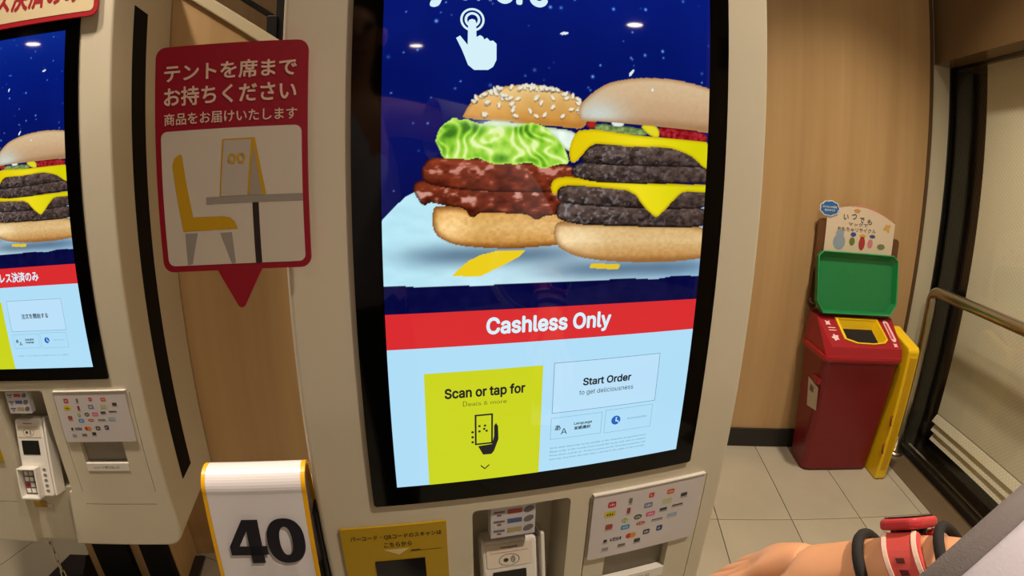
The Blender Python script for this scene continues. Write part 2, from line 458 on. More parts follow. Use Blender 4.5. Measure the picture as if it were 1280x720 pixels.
    'b': (424, '229,-8 198,-5 172,4 153,17 138,31 127,46 118,59 112,59 112,0 53,0 53,509 114,509 114,319 118,319 127,331 137,346 152,360 171,373 197,381 229,384 274,378 313,361 345,332 370,293 385,245 390,189 385,133 370,84 346,45 313,16 274,-2 220,47 253,51 279,66 301,88 316,117 325,151 328,189 325,227 316,261 301,290 280,311 253,325 220,330 188,325 161,312 140,291 125,263 116,229 113,189 116,150 125,115 140,86 162,65 188,51', '9,11,10 9,12,11 18,20,19 17,20,18 17,21,20 16,21,17 16,22,21 15,22,16 14,22,15 14,43,22 43,42,22 42,23,22 13,43,14 13,44,43 13,45,44 41,23,42 9,13,12 9,47,13 47,46,13 46,45,13 40,23,41 40,24,23 39,24,40 9,48,47 38,24,39 38,25,24 9,49,48 37,25,38 9,50,49 36,25,37 36,26,25 35,26,36 9,51,50 35,27,26 34,27,35 9,7,51 7,52,51 33,27,34 7,53,52 33,28,27 32,28,33 7,6,53 6,54,53 9,8,7 5,54,6 31,28,32 5,31,54 5,28,31 4,28,5 4,29,28 3,29,4 2,29,3 2,30,29 1,30,2 1,0,30'),
    'c': (396, '207,-8 159,-2 117,16 82,46 56,85 40,133 34,187 40,243 56,291 82,330 117,360 159,378 207,384 234,383 260,377 284,368 305,356 324,341 340,322 353,301 362,277 303,262 298,276 290,289 281,301 270,311 257,319 242,325 226,329 207,330 173,325 145,310 124,287 108,258 99,224 96,187 99,151 108,117 124,89 145,66 173,51 207,46 226,48 243,52 258,58 271,66 282,76 292,89 299,102 304,117 363,102 354,78 341,56 325,37 306,21 285,9 261,-1 235,-6', '11,13,12 11,14,13 10,14,11 10,15,14 10,16,15 9,16,10 9,17,16 9,29,17 29,18,17 8,30,9 30,29,9 28,18,29 27,18,28 8,31,30 26,18,27 26,19,18 25,19,26 24,19,25 8,32,31 23,19,24 23,20,19 7,32,8 22,20,23 7,33,32 22,21,20 7,34,33 6,34,7 6,35,34 5,35,6 5,36,35 5,37,36 4,37,5 4,38,37 48,50,49 48,51,50 47,51,48 46,51,47 4,39,38 3,39,4 46,52,51 45,52,46 44,52,45 3,40,39 43,52,44 43,53,52 42,53,43 3,41,40 41,53,42 3,53,41 2,53,3 2,54,53 2,55,54 1,55,2 1,56,55 1,57,56 0,57,1'),
    'd': (424, '195,-8 151,-2 111,16 79,45 55,84 39,133 34,189 39,245 55,293 79,332 112,361 151,378 196,384 228,381 253,373 272,360 287,346 298,331 306,319 311,319 311,509 372,509 372,0 313,0 313,59 307,59 298,46 287,31 272,17 252,4 227,-5 205,47 236,51 263,65 284,86 299,115 309,150 312,189 309,229 300,263 284,291 263,312 237,325 205,330 172,325 145,311 124,290 108,261 99,227 96,189 99,151 109,117 124,88 145,66 172,51', '19,21,20 19,22,21 11,13,12 11,14,13 10,14,11 10,15,14 9,15,10 9,16,15 9,17,16 8,44,9 44,43,9 43,17,9 43,18,17 42,18,43 41,18,42 8,45,44 41,19,18 41,40,19 40,39,19 39,22,19 8,46,45 7,46,8 7,47,46 38,22,39 7,48,47 6,48,7 37,22,38 6,49,48 6,50,49 36,22,37 5,50,6 5,51,50 35,22,36 4,51,5 4,52,51 34,24,35 24,22,35 4,53,52 33,24,34 3,53,4 3,54,53 32,25,33 25,24,33 32,26,25 23,22,24 3,31,54 31,26,32 3,26,31 3,27,26 2,27,3 2,28,27 2,29,28 1,29,2 1,30,29 0,30,1'),
    'e': (404, '212,-8 161,-2 117,16 82,46 56,85 40,132 34,187 39,242 55,290 81,329 115,359 157,378 205,384 236,382 266,374 294,361 319,341 341,315 357,282 368,242 371,194 371,169 75,169 75,221 338,221 310,202 307,237 298,269 283,294 263,314 237,326 205,330 173,326 146,313 125,294 109,270 99,241 96,211 96,178 100,139 110,106 128,80 151,61 179,50 212,46 234,48 254,53 271,61 285,73 297,88 306,105 365,91 353,63 335,39 311,19 283,4 249,-5', '11,13,12 11,14,13 10,14,11 10,15,14 10,16,15 9,16,10 9,31,16 31,17,16 9,32,31 30,17,31 8,32,9 29,17,30 8,33,32 29,18,17 28,18,29 8,34,33 27,18,28 8,35,34 7,35,8 27,19,18 7,36,35 26,19,27 26,24,19 24,20,19 6,23,7 23,36,7 23,37,36 25,24,26 6,22,23 37,24,23 37,20,24 38,20,37 38,21,20 5,22,6 39,21,38 5,21,22 5,39,21 5,40,39 4,40,5 4,41,40 49,51,50 49,52,51 48,52,49 3,41,4 3,42,41 47,52,48 47,53,52 3,43,42 46,53,47 45,53,46 3,44,43 44,53,45 3,53,44 2,53,3 2,54,53 2,55,54 1,55,2 1,56,55 0,56,1'),
    'f': (254, '228,379 228,327 6,327 6,379 81,0 81,432 84,461 96,486 113,505 135,519 161,527 187,530 207,529 222,527 234,524 243,521 227,468 222,470 215,472 206,473 195,474 171,470 154,460 145,443 142,419 142,0', '10,12,11 10,13,12 9,13,10 9,14,13 9,15,14 9,16,15 8,17,9 17,16,9 7,19,8 19,18,8 18,17,8 6,20,7 20,19,7 6,21,20 6,22,21 5,22,6 5,23,22 5,24,23 4,24,5 4,25,24 2,0,3 2,1,0'),
    'g': (425, '207,-151 168,-148 134,-140 105,-127 82,-110 64,-91 51,-69 101,-41 110,-53 122,-66 136,-78 154,-88 178,-95 207,-97 249,-92 282,-75 304,-47 311,-6 311,68 306,68 298,56 287,41 272,28 252,16 227,8 195,5 152,10 113,27 80,53 55,90 39,136 34,191 39,246 55,293 80,332 112,361 152,378 196,384 228,382 253,373 273,360 288,346 299,331 308,319 313,319 313,379 372,379 372,-9 367,-54 350,-90 324,-117 291,-136 251,-147 205,59 237,63 264,75 285,95 300,121 309,154 312,193 309,231 300,264 285,291 264,312 237,325 205,330 172,325 145,312 124,290 109,262 99,229 96,193 99,155 109,123 124,96 145,76 172,63', '36,38,37 36,39,38 44,46,45 44,47,46 35,39,36 35,40,39 34,40,35 34,41,40 34,42,41 33,66,34 66,65,34 65,42,34 65,43,42 64,43,65 63,43,64 33,67,66 63,44,43 63,62,44 62,61,44 61,60,44 60,47,44 33,68,67 32,68,33 32,69,68 32,70,69 31,70,32 59,47,60 31,71,70 31,72,71 58,47,59 30,72,31 30,73,72 57,47,58 29,73,30 29,74,73 56,18,57 18,47,57 29,75,74 55,18,56 28,75,29 28,76,75 54,19,55 19,18,55 54,20,19 17,47,18 28,53,76 53,20,54 28,20,53 28,21,20 27,21,28 27,22,21 27,23,22 26,23,27 26,24,23 25,24,26 16,47,17 16,48,47 6,8,7 15,48,16 6,9,8 15,49,48 6,10,9 5,10,6 14,49,15 5,11,10 5,12,11 14,50,49 4,12,5 13,50,14 4,13,12 4,50,13 3,50,4 3,51,50 2,51,3 2,52,51 1,52,2 1,0,52'),
    'h': (410, '114,227 114,0 53,0 53,509 114,509 114,287 102,287 124,332 152,362 187,379 227,384 264,380 295,369 321,349 341,321 353,285 357,240 357,0 296,0 296,235 290,275 273,304 246,323 210,329 184,326 161,317 141,303 126,283 117,257', '2,4,3 2,6,4 6,5,4 9,11,10 9,12,11 8,12,9 8,13,12 7,13,8 7,23,13 23,14,13 6,25,7 25,24,7 24,23,7 22,14,23 21,14,22 21,15,14 6,26,25 20,15,21 6,27,26 2,28,6 28,27,6 20,16,15 19,16,20 2,0,28 19,17,16 18,17,19 2,1,0'),
    'i': (167, '84,443 67,446 54,455 44,468 41,483 44,499 54,512 67,521 84,524 100,521 114,512 123,499 126,483 123,468 114,455 100,446 53,0 53,379 114,379 114,0', '16,18,17 16,19,18 7,9,8 6,9,7 6,10,9 5,10,6 5,11,10 4,11,5 4,12,11 3,12,4 3,13,12 2,13,3 2,14,13 1,14,2 1,15,14 0,15,1'),
    'l': (189, '139,-2 101,3 74,20 58,47 53,84 53,509 114,509 114,99 115,77 120,62 130,54 146,52 154,52 160,53 165,53 170,54 181,3 172,1 162,-1 151,-2', '4,6,5 4,7,6 4,8,7 3,8,4 3,9,8 3,10,9 3,11,10 14,16,15 13,16,14 12,16,13 11,16,12 3,16,11 2,16,3 1,16,2 0,16,1 0,17,16 0,18,17 0,19,18'),
    'm': (610, '53,0 53,379 112,379 112,295 108,295 118,323 132,346 151,363 172,376 195,384 219,386 257,380 287,361 309,331 321,295 312,295 322,321 337,343 357,361 381,375 407,383 437,386 468,383 497,372 522,354 541,328 553,296 557,255 557,0 496,0 496,254 490,289 473,313 447,326 419,330 395,328 374,320 358,307 345,290 338,270 335,247 335,0 274,0 274,260 269,288 253,311 229,326 199,330 178,328 158,320 140,307 126,289 117,266 114,238 114,0', '9,11,10 20,22,21 8,11,9 19,22,20 19,23,22 8,12,11 0,2,1 0,4,2 4,3,2 7,12,8 18,23,19 18,24,23 6,12,7 17,24,18 6,13,12 17,25,24 5,47,6 47,13,6 16,34,17 34,25,17 47,46,13 46,14,13 5,48,47 16,35,34 33,25,34 33,26,25 5,49,48 16,36,35 32,26,33 45,14,46 4,49,5 15,36,16 4,50,49 15,37,36 31,26,32 44,15,45 15,14,45 4,51,50 15,38,37 31,27,26 0,52,4 52,51,4 44,38,15 44,39,38 30,27,31 43,39,44 43,40,39 0,53,52 42,40,43 30,28,27 29,28,30 42,41,40 0,54,53'),
    'n': (410, '114,227 114,0 53,0 53,379 112,379 112,287 102,287 124,332 152,362 187,379 227,384 264,380 295,369 321,349 341,321 353,285 357,240 357,0 296,0 296,235 290,275 273,304 246,323 210,329 184,326 161,317 141,303 126,283 117,257', '9,11,10 9,12,11 2,4,3 2,6,4 6,5,4 8,12,9 8,13,12 7,13,8 7,23,13 23,14,13 6,25,7 25,24,7 24,23,7 22,14,23 21,14,22 21,15,14 6,26,25 20,15,21 6,27,26 2,28,6 28,27,6 20,16,15 19,16,20 2,0,28 19,17,16 18,17,19 2,1,0'),
    'o': (415, '207,-8 159,-2 117,16 82,46 56,85 40,133 34,187 40,243 56,291 82,330 117,360 159,378 207,384 256,378 299,360 333,330 359,291 376,243 381,187 376,133 359,85 333,46 299,16 256,-2 207,46 242,51 270,66 292,89 307,117 316,151 319,187 316,224 307,258 292,287 270,310 242,325 207,330 173,325 145,310 124,287 108,258 99,224 96,187 99,151 108,117 124,89 145,66 173,51', '11,13,12 10,13,11 10,14,13 9,14,10 9,15,14 8,37,9 37,36,9 36,15,9 36,35,15 35,16,15 8,38,37 34,16,35 8,39,38 33,16,34 7,39,8 33,17,16 7,40,39 32,17,33 7,41,40 31,17,32 6,41,7 31,18,17 6,42,41 30,18,31 5,42,6 5,43,42 29,18,30 29,19,18 5,44,43 28,19,29 28,20,19 4,44,5 4,45,44 27,20,28 4,46,45 26,20,27 3,46,4 26,21,20 3,47,46 25,21,26 3,24,47 24,21,25 3,21,24 2,21,3 2,22,21 1,22,2 1,23,22 0,23,1'),
    'p': (424, '53,-143 53,379 112,379 112,319 118,319 126,331 137,346 152,360 171,373 197,381 229,384 274,378 313,361 345,332 370,293 385,245 390,189 385,133 370,84 346,45 313,16 274,-2 229,-8 198,-5 173,4 153,17 138,31 127,46 118,59 114,59 114,-143 220,47 253,51 279,66 301,88 316,117 325,151 328,189 325,227 316,261 301,290 280,311 253,325 220,330 188,325 161,312 140,291 125,263 116,229 113,189 116,150 125,115 140,86 162,65 188,51', '9,11,10 8,11,9 0,2,1 0,3,2 8,12,11 7,12,8 7,13,12 6,13,7 5,13,6 5,43,13 43,42,13 42,14,13 4,43,5 4,44,43 4,45,44 41,14,42 0,4,3 0,48,4 48,47,4 47,46,4 46,45,4 40,14,41 40,15,14 39,15,40 38,15,39 38,16,15 0,49,48 37,16,38 0,50,49 36,16,37 36,17,16 35,17,36 0,51,50 35,18,17 34,18,35 0,29,51 29,52,51 33,18,34 29,53,52 33,19,18 32,19,33 29,28,53 28,54,53 0,30,29 27,54,28 31,19,32 27,31,54 27,19,31 26,19,27 26,20,19 25,20,26 24,20,25 24,21,20 23,21,24 23,22,21'),
    'r': (259, '53,0 53,379 112,379 112,321 115,321 130,347 152,367 181,380 213,385 221,385 229,384 237,384 243,384 243,322 239,323 230,324 219,325 207,326 182,323 159,315 140,301 126,284 117,262 114,237 114,0', '7,9,8 7,10,9 7,11,10 7,12,11 7,13,12 6,13,7 0,2,1 0,3,2 5,13,6 4,17,5 17,16,5 16,15,5 15,14,5 14,13,5 4,18,17 4,19,18 0,4,3 0,22,4 22,21,4 21,20,4 20,19,4 0,23,22 0,24,23'),
    's': (365, '182,-8 145,-5 112,3 84,18 62,38 45,63 36,94 94,107 105,79 124,60 150,49 181,45 217,50 244,62 262,81 268,103 265,121 254,136 237,147 212,155 149,170 104,186 72,208 53,237 47,274 51,305 65,332 87,354 115,370 149,381 187,384 223,381 254,372 279,358 299,339 314,316 324,290 268,277 258,298 243,316 219,328 187,333 156,329 131,317 114,299 109,277 112,258 124,243 144,232 172,223 229,209 275,194 306,171 325,142 331,107 326,75 312,47 290,24 260,6 223,-5', '29,31,30 29,32,31 28,32,29 28,33,32 27,33,28 27,34,33 26,34,27 26,41,34 41,35,34 26,42,41 40,35,41 25,42,26 25,43,42 39,35,40 25,44,43 39,36,35 38,36,39 24,44,25 24,45,44 37,36,38 24,46,45 23,46,24 23,47,46 23,48,47 22,48,23 22,49,48 22,50,49 22,51,50 21,51,22 21,52,51 20,52,21 20,53,52 19,53,20 18,53,19 17,53,18 17,54,53 16,54,17 15,54,16 6,8,7 15,55,54 14,55,15 5,8,6 13,55,14 5,9,8 13,56,55 4,9,5 12,56,13 4,10,9 11,56,12 4,11,10 11,57,56 4,57,11 3,57,4 3,58,57 2,58,3 2,59,58 1,59,2 1,0,59'),
    't': (227, '204,379 204,327 6,327 6,379 65,471 126,471 126,98 128,76 136,61 150,53 170,50 177,50 185,51 194,52 202,54 213,2 203,-1 192,-3 180,-4 168,-4 125,2 92,21 72,52 65,93', '23,5,4 23,6,5 2,0,3 2,1,0 23,7,6 22,7,23 22,8,7 22,9,8 13,15,14 22,10,9 12,15,13 21,10,22 11,15,12 10,15,11 21,15,10 20,15,21 19,15,20 19,16,15 19,17,16 19,18,17'),
    'u': (410, '182,-5 146,-1 115,11 89,31 69,59 57,95 53,139 53,379 114,379 114,144 119,105 137,75 164,56 200,50 226,53 249,62 268,77 283,97 293,122 296,153 296,379 357,379 357,0 298,0 298,92 307,92 286,47 257,17 222,0', '6,8,7 6,9,8 19,21,20 19,22,21 18,22,19 6,10,9 5,10,6 17,25,18 25,22,18 5,11,10 16,24,17 24,25,17 4,11,5 16,26,24 26,23,24 26,22,25 15,26,16 4,12,11 14,26,15 3,12,4 3,13,12 13,26,14 3,26,13 3,27,26 23,22,26 2,27,3 2,28,27 1,28,2 1,0,28'),
    'y': (389, '47,-139 61,-86 71,-87 88,-90 104,-89 118,-84 130,-74 141,-58 151,-36 163,-1 17,379 84,379 165,155 177,121 187,87 196,53 206,21 184,21 193,53 202,87 212,121 224,155 305,379 371,379 204,-58 191,-85 177,-107 159,-124 139,-136 117,-143 91,-145 77,-145 65,-143 54,-141', '9,11,10 9,12,11 21,23,22 21,24,23 9,13,12 20,24,21 19,16,20 16,24,20 9,14,13 18,15,19 15,16,19 9,18,14 18,15,14 9,17,18 9,16,17 9,24,16 8,24,9 7,24,8 7,25,24 6,25,7 5,25,6 4,25,5 4,26,25 0,2,1 0,3,2 3,26,4 0,26,3 0,27,26 0,28,27 0,29,28 33,29,0 32,29,33 32,30,29 31,30,32'),
}


def ring_glyph(adv, outer, inner):
    n = len(outer)
    return (adv, ' '.join('%d,%d' % (round(x), round(y)) for x, y in outer + inner),
            ' '.join('%d,%d,%d,%d' % (i, (i + 1) % n, n + (i + 1) % n, n + i) for i in range(n)))


HALF = [-PI / 2 + PI * i / 14 for i in range(15)]
GLYPH['D'] = ring_glyph(502, [(50, 0)] + [(200 + 252 * math.cos(a), 364 + 364 * math.sin(a)) for a in HALF] + [(50, 728)],
                        [(118, 62)] + [(196 + 186 * math.cos(a), 364 + 302 * math.sin(a)) for a in HALF] + [(118, 666)])


def heavy(pts_lists):
    V, F = [], []
    for pl in pts_lists:
        F.append(','.join(str(len(V) + i) for i in range(len(pl))))
        V += ['%d,%d' % (round(x), round(y)) for x, y in pl]
    return ' '.join(V), ' '.join(F)


# extra-bold numerals for the table tent
GLYPH['\u2463'] = (800, *heavy([[(400, 0), (665, 0), (665, 1000), (400, 1000)], [(0, 190), (760, 190), (760, 400), (0, 400)], [(0, 400), (205, 400), (400, 740), (400, 1000), (345, 1000)]]))
OV = lambda rx, rz, p: [(1160 + rx * math.copysign(abs(math.cos(2 * PI * i / 32)) ** p, math.cos(2 * PI * i / 32)), 500 + rz * math.copysign(abs(math.sin(2 * PI * i / 32)) ** p, math.sin(2 * PI * i / 32))) for i in range(32)]
GLYPH['\u24ea'] = ring_glyph(800, [(x - 800, y) for x, y in OV(375, 515, 0.85)], [(x - 800, y) for x, y in OV(125, 325, 0.9)])

# ------------------------------------------------------------------ the picture the displays show (display coordinates in metres)
P = {
    'l_bun_top': [(-0.112, 0.4417), (-0.1121, 0.4452), (-0.1074, 0.454), (-0.0998, 0.4647), (-0.0872, 0.4732), (-0.0714, 0.478), (-0.0519, 0.4813), (-0.0322, 0.4826), (-0.0119, 0.4805), (0.0112, 0.4749), (0.028, 0.467), (0.0319, 0.4349), (-0.0023, 0.4374), (-0.0581, 0.4392)],
    'l_lettuce': [(-0.1421, 0.4175), (-0.1369, 0.432), (-0.1284, 0.4379), (-0.1216, 0.4432), (-0.1154, 0.439), (-0.1088, 0.442), (-0.1006, 0.4377), (-0.0901, 0.4362), (-0.0795, 0.4392), (-0.0674, 0.4379), (-0.0534, 0.4349), (-0.038, 0.4401), (-0.0259, 0.438), (-0.0174, 0.4348), (-0.0087, 0.4262), (-0.0019, 0.4211), (0.0062, 0.4087), (0.0104, 0.3952), (-0.0012, 0.3948), (-0.0088, 0.3928), (-0.02, 0.3888), (-0.0295, 0.3913), (-0.037, 0.3964), (-0.0526, 0.3925), (-0.0617, 0.394), (-0.0734, 0.3921), (-0.0841, 0.3945), (-0.0957, 0.4), (-0.1062, 0.3968), (-0.1145, 0.3984), (-0.1236, 0.3975), (-0.1333, 0.3983), (-0.138, 0.4103)],
    'l_mayo': [(-0.0936, 0.4353), (-0.0831, 0.4408), (-0.0689, 0.4396), (-0.049, 0.4387), (-0.0118, 0.4351), (0.0122, 0.4337), (0.0222, 0.426), (0.0178, 0.4093), (0.0042, 0.4105), (-0.0116, 0.4297), (-0.0488, 0.4307)],
    'l_patty1': [(-0.1383, 0.4), (-0.1487, 0.3982), (-0.1548, 0.3906), (-0.157, 0.3829), (-0.1545, 0.3743), (-0.145, 0.3691), (-0.1103, 0.3638), (-0.0565, 0.3614), (-0.0088, 0.3628), (0.0193, 0.3652), (0.0202, 0.3956), (-0.0202, 0.3933), (-0.0931, 0.3996)],
    'l_patty2': [(-0.1622, 0.3744), (-0.1656, 0.3685), (-0.1648, 0.3625), (-0.1605, 0.3556), (-0.1571, 0.3495), (-0.152, 0.3477), (-0.1476, 0.3511), (-0.1425, 0.3502), (-0.1277, 0.3466), (-0.1145, 0.3456), (-0.1077, 0.342), (-0.1048, 0.3358), (-0.0997, 0.3336), (-0.0959, 0.3358), (-0.0932, 0.3393), (-0.0743, 0.3391), (-0.0561, 0.3382), (-0.0375, 0.3373), (-0.0308, 0.3318), (-0.0251, 0.3309), (-0.0185, 0.3355), (-0.0041, 0.3368), (0.0222, 0.343), (0.0212, 0.3671), (-0.0566, 0.364), (-0.1278, 0.3725), (-0.1493, 0.376)],
    'l_bun_bot': [(-0.1407, 0.3484), (-0.1442, 0.3424), (-0.1451, 0.3297), (-0.1434, 0.3207), (-0.1382, 0.3127), (-0.1206, 0.3039), (-0.0884, 0.3), (-0.0553, 0.2984), (-0.0346, 0.2995), (0.002, 0.3021), (0.0267, 0.3074), (0.0251, 0.3449), (-0.0561, 0.3427)],
    'table': [(-0.2002, 0.3309), (-0.188, 0.3441), (-0.1734, 0.3575), (-0.1639, 0.3625), (-0.145, 0.3657), (-0.0003, 0.3685), (0.21, 0.378), (0.21, 0.2600), (0.1926, 0.2593), (0.1758, 0.2608), (0.1573, 0.2603), (0.1336, 0.2569), (0.0989, 0.2591), (0.0659, 0.2587), (0.0038, 0.2584), (-0.045, 0.2583), (-0.0917, 0.2573), (-0.128, 0.2583), (-0.1637, 0.2583), (-0.1813, 0.2608), (-0.2006, 0.2602)],
    'stripe_l': [(-0.1238, 0.269), (-0.1144, 0.2782), (-0.1045, 0.286), (-0.0919, 0.292), (-0.0746, 0.2961), (-0.0396, 0.2963), (-0.0457, 0.29), (-0.0643, 0.2803), (-0.0909, 0.2679)],
    'stripe_r': [(0.0421, 0.2795), (0.082, 0.2771), (0.0781, 0.2707), (0.0407, 0.2737)],
    'r_bun_top': [(0.0257, 0.4446), (0.0212, 0.4471), (0.0195, 0.4553), (0.0213, 0.4628), (0.027, 0.4707), (0.0416, 0.4831), (0.0536, 0.4909), (0.0685, 0.4966), (0.1003, 0.5037), (0.1377, 0.5066), (0.166, 0.506), (0.1918, 0.5033), (0.2097, 0.5004), (0.2119, 0.4445), (0.1952, 0.4455), (0.153, 0.4465), (0.1101, 0.4463), (0.0507, 0.4464)],
    'r_ketchup_l': [(0.0276, 0.4448), (0.0426, 0.4467), (0.0418, 0.4383), (0.0328, 0.4368)],
    'r_pickle': [(0.0387, 0.44), (0.0467, 0.4442), (0.0673, 0.4429), (0.0993, 0.4425), (0.1104, 0.4396), (0.1084, 0.4336), (0.0888, 0.4321), (0.0624, 0.4331), (0.0419, 0.4337)],
    'r_onion': [(0.0598, 0.449), (0.0755, 0.4492), (0.0788, 0.4428), (0.0632, 0.4407)],
    'r_mustard': [(0.0981, 0.4453), (0.1123, 0.4484), (0.1247, 0.4456), (0.1274, 0.4351), (0.1219, 0.4317), (0.1105, 0.4357)],
    'r_ketchup_r': [(0.1213, 0.4463), (0.156, 0.4464), (0.1977, 0.4452), (0.1984, 0.432), (0.1687, 0.4305), (0.1448, 0.4325), (0.1252, 0.4339)],
    'r_cheese1': [(0.0171, 0.4331), (0.0299, 0.4357), (0.0429, 0.4365), (0.0702, 0.4346), (0.0996, 0.4329), (0.132, 0.4335), (0.1685, 0.4335), (0.206, 0.4337), (0.2082, 0.3967), (0.1934, 0.4009), (0.1821, 0.4093), (0.1725, 0.4147), (0.1512, 0.4201), (0.1325, 0.4222), (0.1056, 0.4199), (0.0829, 0.4193), (0.0629, 0.42), (0.0434, 0.4207), (0.0344, 0.4165), (0.0277, 0.4088), (0.0182, 0.3974), (0.0133, 0.3972), (0.0108, 0.3998), (0.0089, 0.4134)],
    'r_patty1': [(0.0374, 0.4195), (0.0277, 0.4097), (0.024, 0.4022), (0.0281, 0.3968), (0.0586, 0.3963), (0.1012, 0.3965), (0.1728, 0.3996), (0.208, 0.4008), (0.2067, 0.4213), (0.151, 0.4261), (0.0785, 0.4238)],
    'r_patty2': [(0.0202, 0.3974), (0.0126, 0.3898), (0.0128, 0.3834), (0.0208, 0.3791), (0.0451, 0.3752), (0.0806, 0.3745), (0.1134, 0.3757), (0.184, 0.3799), (0.2094, 0.3812), (0.2077, 0.4049), (0.101, 0.4003), (0.0482, 0.3995)],
    'r_cheese2': [(-0.0098, 0.3619), (-0.0119, 0.37), (-0.0083, 0.3765), (-0.0031, 0.3793), (0.007, 0.3805), (0.0188, 0.3799), (0.0568, 0.3765), (0.0923, 0.3768), (0.135, 0.3766), (0.1911, 0.3782), (0.2095, 0.3791), (0.2103, 0.3688), (0.1911, 0.368), (0.1663, 0.369), (0.1548, 0.3605), (0.1329, 0.3379), (0.1284, 0.3359), (0.1243, 0.3363), (0.1106, 0.3464), (0.0929, 0.3663), (0.065, 0.3683), (0.0341, 0.3702), (0.0142, 0.3711), (0.0006, 0.3694), (-0.0031, 0.3648), (-0.0043, 0.3602), (-0.0078, 0.3601)],
    'r_patty3': [(0.0025, 0.3703), (-0.0026, 0.3648), (-0.0038, 0.3565), (-0.0008, 0.352), (0.02, 0.3486), (0.0463, 0.3471), (0.1152, 0.3455), (0.2122, 0.347), (0.2099, 0.374), (0.0649, 0.3711), (0.019, 0.3735)],
    'r_patty4': [(0.0021, 0.353), (-0.0035, 0.3465), (-0.0042, 0.3373), (-0.001, 0.3309), (0.0209, 0.3263), (0.0361, 0.3248), (0.1167, 0.3228), (0.2145, 0.3229), (0.2118, 0.3511), (0.1038, 0.3491), (0.04, 0.3507)],
    'r_bun_bot': [(-0.002, 0.33), (-0.0056, 0.3226), (-0.0063, 0.3133), (-0.003, 0.304), (0.0042, 0.2964), (0.0267, 0.2865), (0.0699, 0.2803), (0.1288, 0.2786), (0.1677, 0.2794), (0.2186, 0.2845), (0.2141, 0.326), (0.1164, 0.3268), (0.0359, 0.3282)],
    'hand': [(-0.1089, 0.5478), (-0.1079, 0.5506), (-0.1047, 0.552), (-0.1014, 0.5511), (-0.1002, 0.5484), (-0.0994, 0.5317), (-0.0955, 0.5342), (-0.0922, 0.5324), (-0.091, 0.5296), (-0.0878, 0.5316), (-0.0844, 0.5282), (-0.0811, 0.5291), (-0.0772, 0.5256), (-0.0769, 0.5075), (-0.0805, 0.4995), (-0.0859, 0.4958), (-0.1012, 0.495), (-0.1079, 0.5002), (-0.1147, 0.5165), (-0.1215, 0.5295), (-0.1172, 0.5324), (-0.1088, 0.5224)],
    'phand': [(-0.0944, 0.0513), (-0.0764, 0.0525), (-0.0739, 0.0644), (-0.074, 0.0788), (-0.0715, 0.0823), (-0.0689, 0.0772), (-0.0683, 0.0589), (-0.0738, 0.0423), (-0.0772, 0.0378), (-0.088, 0.0381)],
}


def inside(poly, X, Z):
    r = np.zeros(X.shape, bool)
    n = len(poly)
    for i in range(n):
        x1, z1 = poly[i]
        x2, z2 = poly[(i + 1) % n]
        if z1 == z2:
            continue
        c = ((Z < z1) != (Z < z2)) & (X < (x2 - x1) * (Z - z1) / (z2 - z1) + x1)
        r ^= c
    return r


def edge_dist(poly, X, Z):
    d = np.full(X.shape, 9.0)
    n = len(poly)
    for i in range(n):
        a = np.array(poly[i])
        b = np.array(poly[(i + 1) % n])
        e = b - a
        t = np.clip(((X - a[0]) * e[0] + (Z - a[1]) * e[1]) / (e @ e + 1e-12), 0, 1)
        d = np.minimum(d, np.hypot(X - a[0] - t * e[0], Z - a[1] - t * e[1]))
    return d


def smooth_poly(poly, k=2):
    p = np.array(poly)
    for _ in range(k):
        q = np.roll(p, -1, 0)
        p = np.stack([p * 0.75 + q * 0.25, p * 0.25 + q * 0.75], 1).reshape(-1, 2)
    return [tuple(a) for a in p]


RNG = np.random.RandomState(5)


def vnoise(X, Z, s, sz=None, octaves=3):
    out = np.zeros(X.shape)
    amp, tot = 1.0, 0.0
    sz = sz or s
    for o in range(octaves):
        g = RNG.rand(96, 96)
        x = X / s * 2 ** o + 40
        z = Z / sz * 2 ** o + 40
        xi, zi = np.floor(x).astype(int), np.floor(z).astype(int)
        fx, fz = x - xi, z - zi
        fx, fz = fx * fx * (3 - 2 * fx), fz * fz * (3 - 2 * fz)
        a, b = g[xi % 96, zi % 96], g[(xi + 1) % 96, zi % 96]
        c, d = g[xi % 96, (zi + 1) % 96], g[(xi + 1) % 96, (zi + 1) % 96]
        out += amp * ((a * (1 - fx) + b * fx) * (1 - fz) + (c * (1 - fx) + d * fx) * fz)
        tot += amp
        amp *= 0.5
    return out / tot


def ramp(t, stops):
    t = np.clip(t, 0, 1)
    pos = [s[0] for s in stops]
    return np.stack([np.interp(t, pos, [s[1][k] for s in stops]) for k in range(3)], -1)


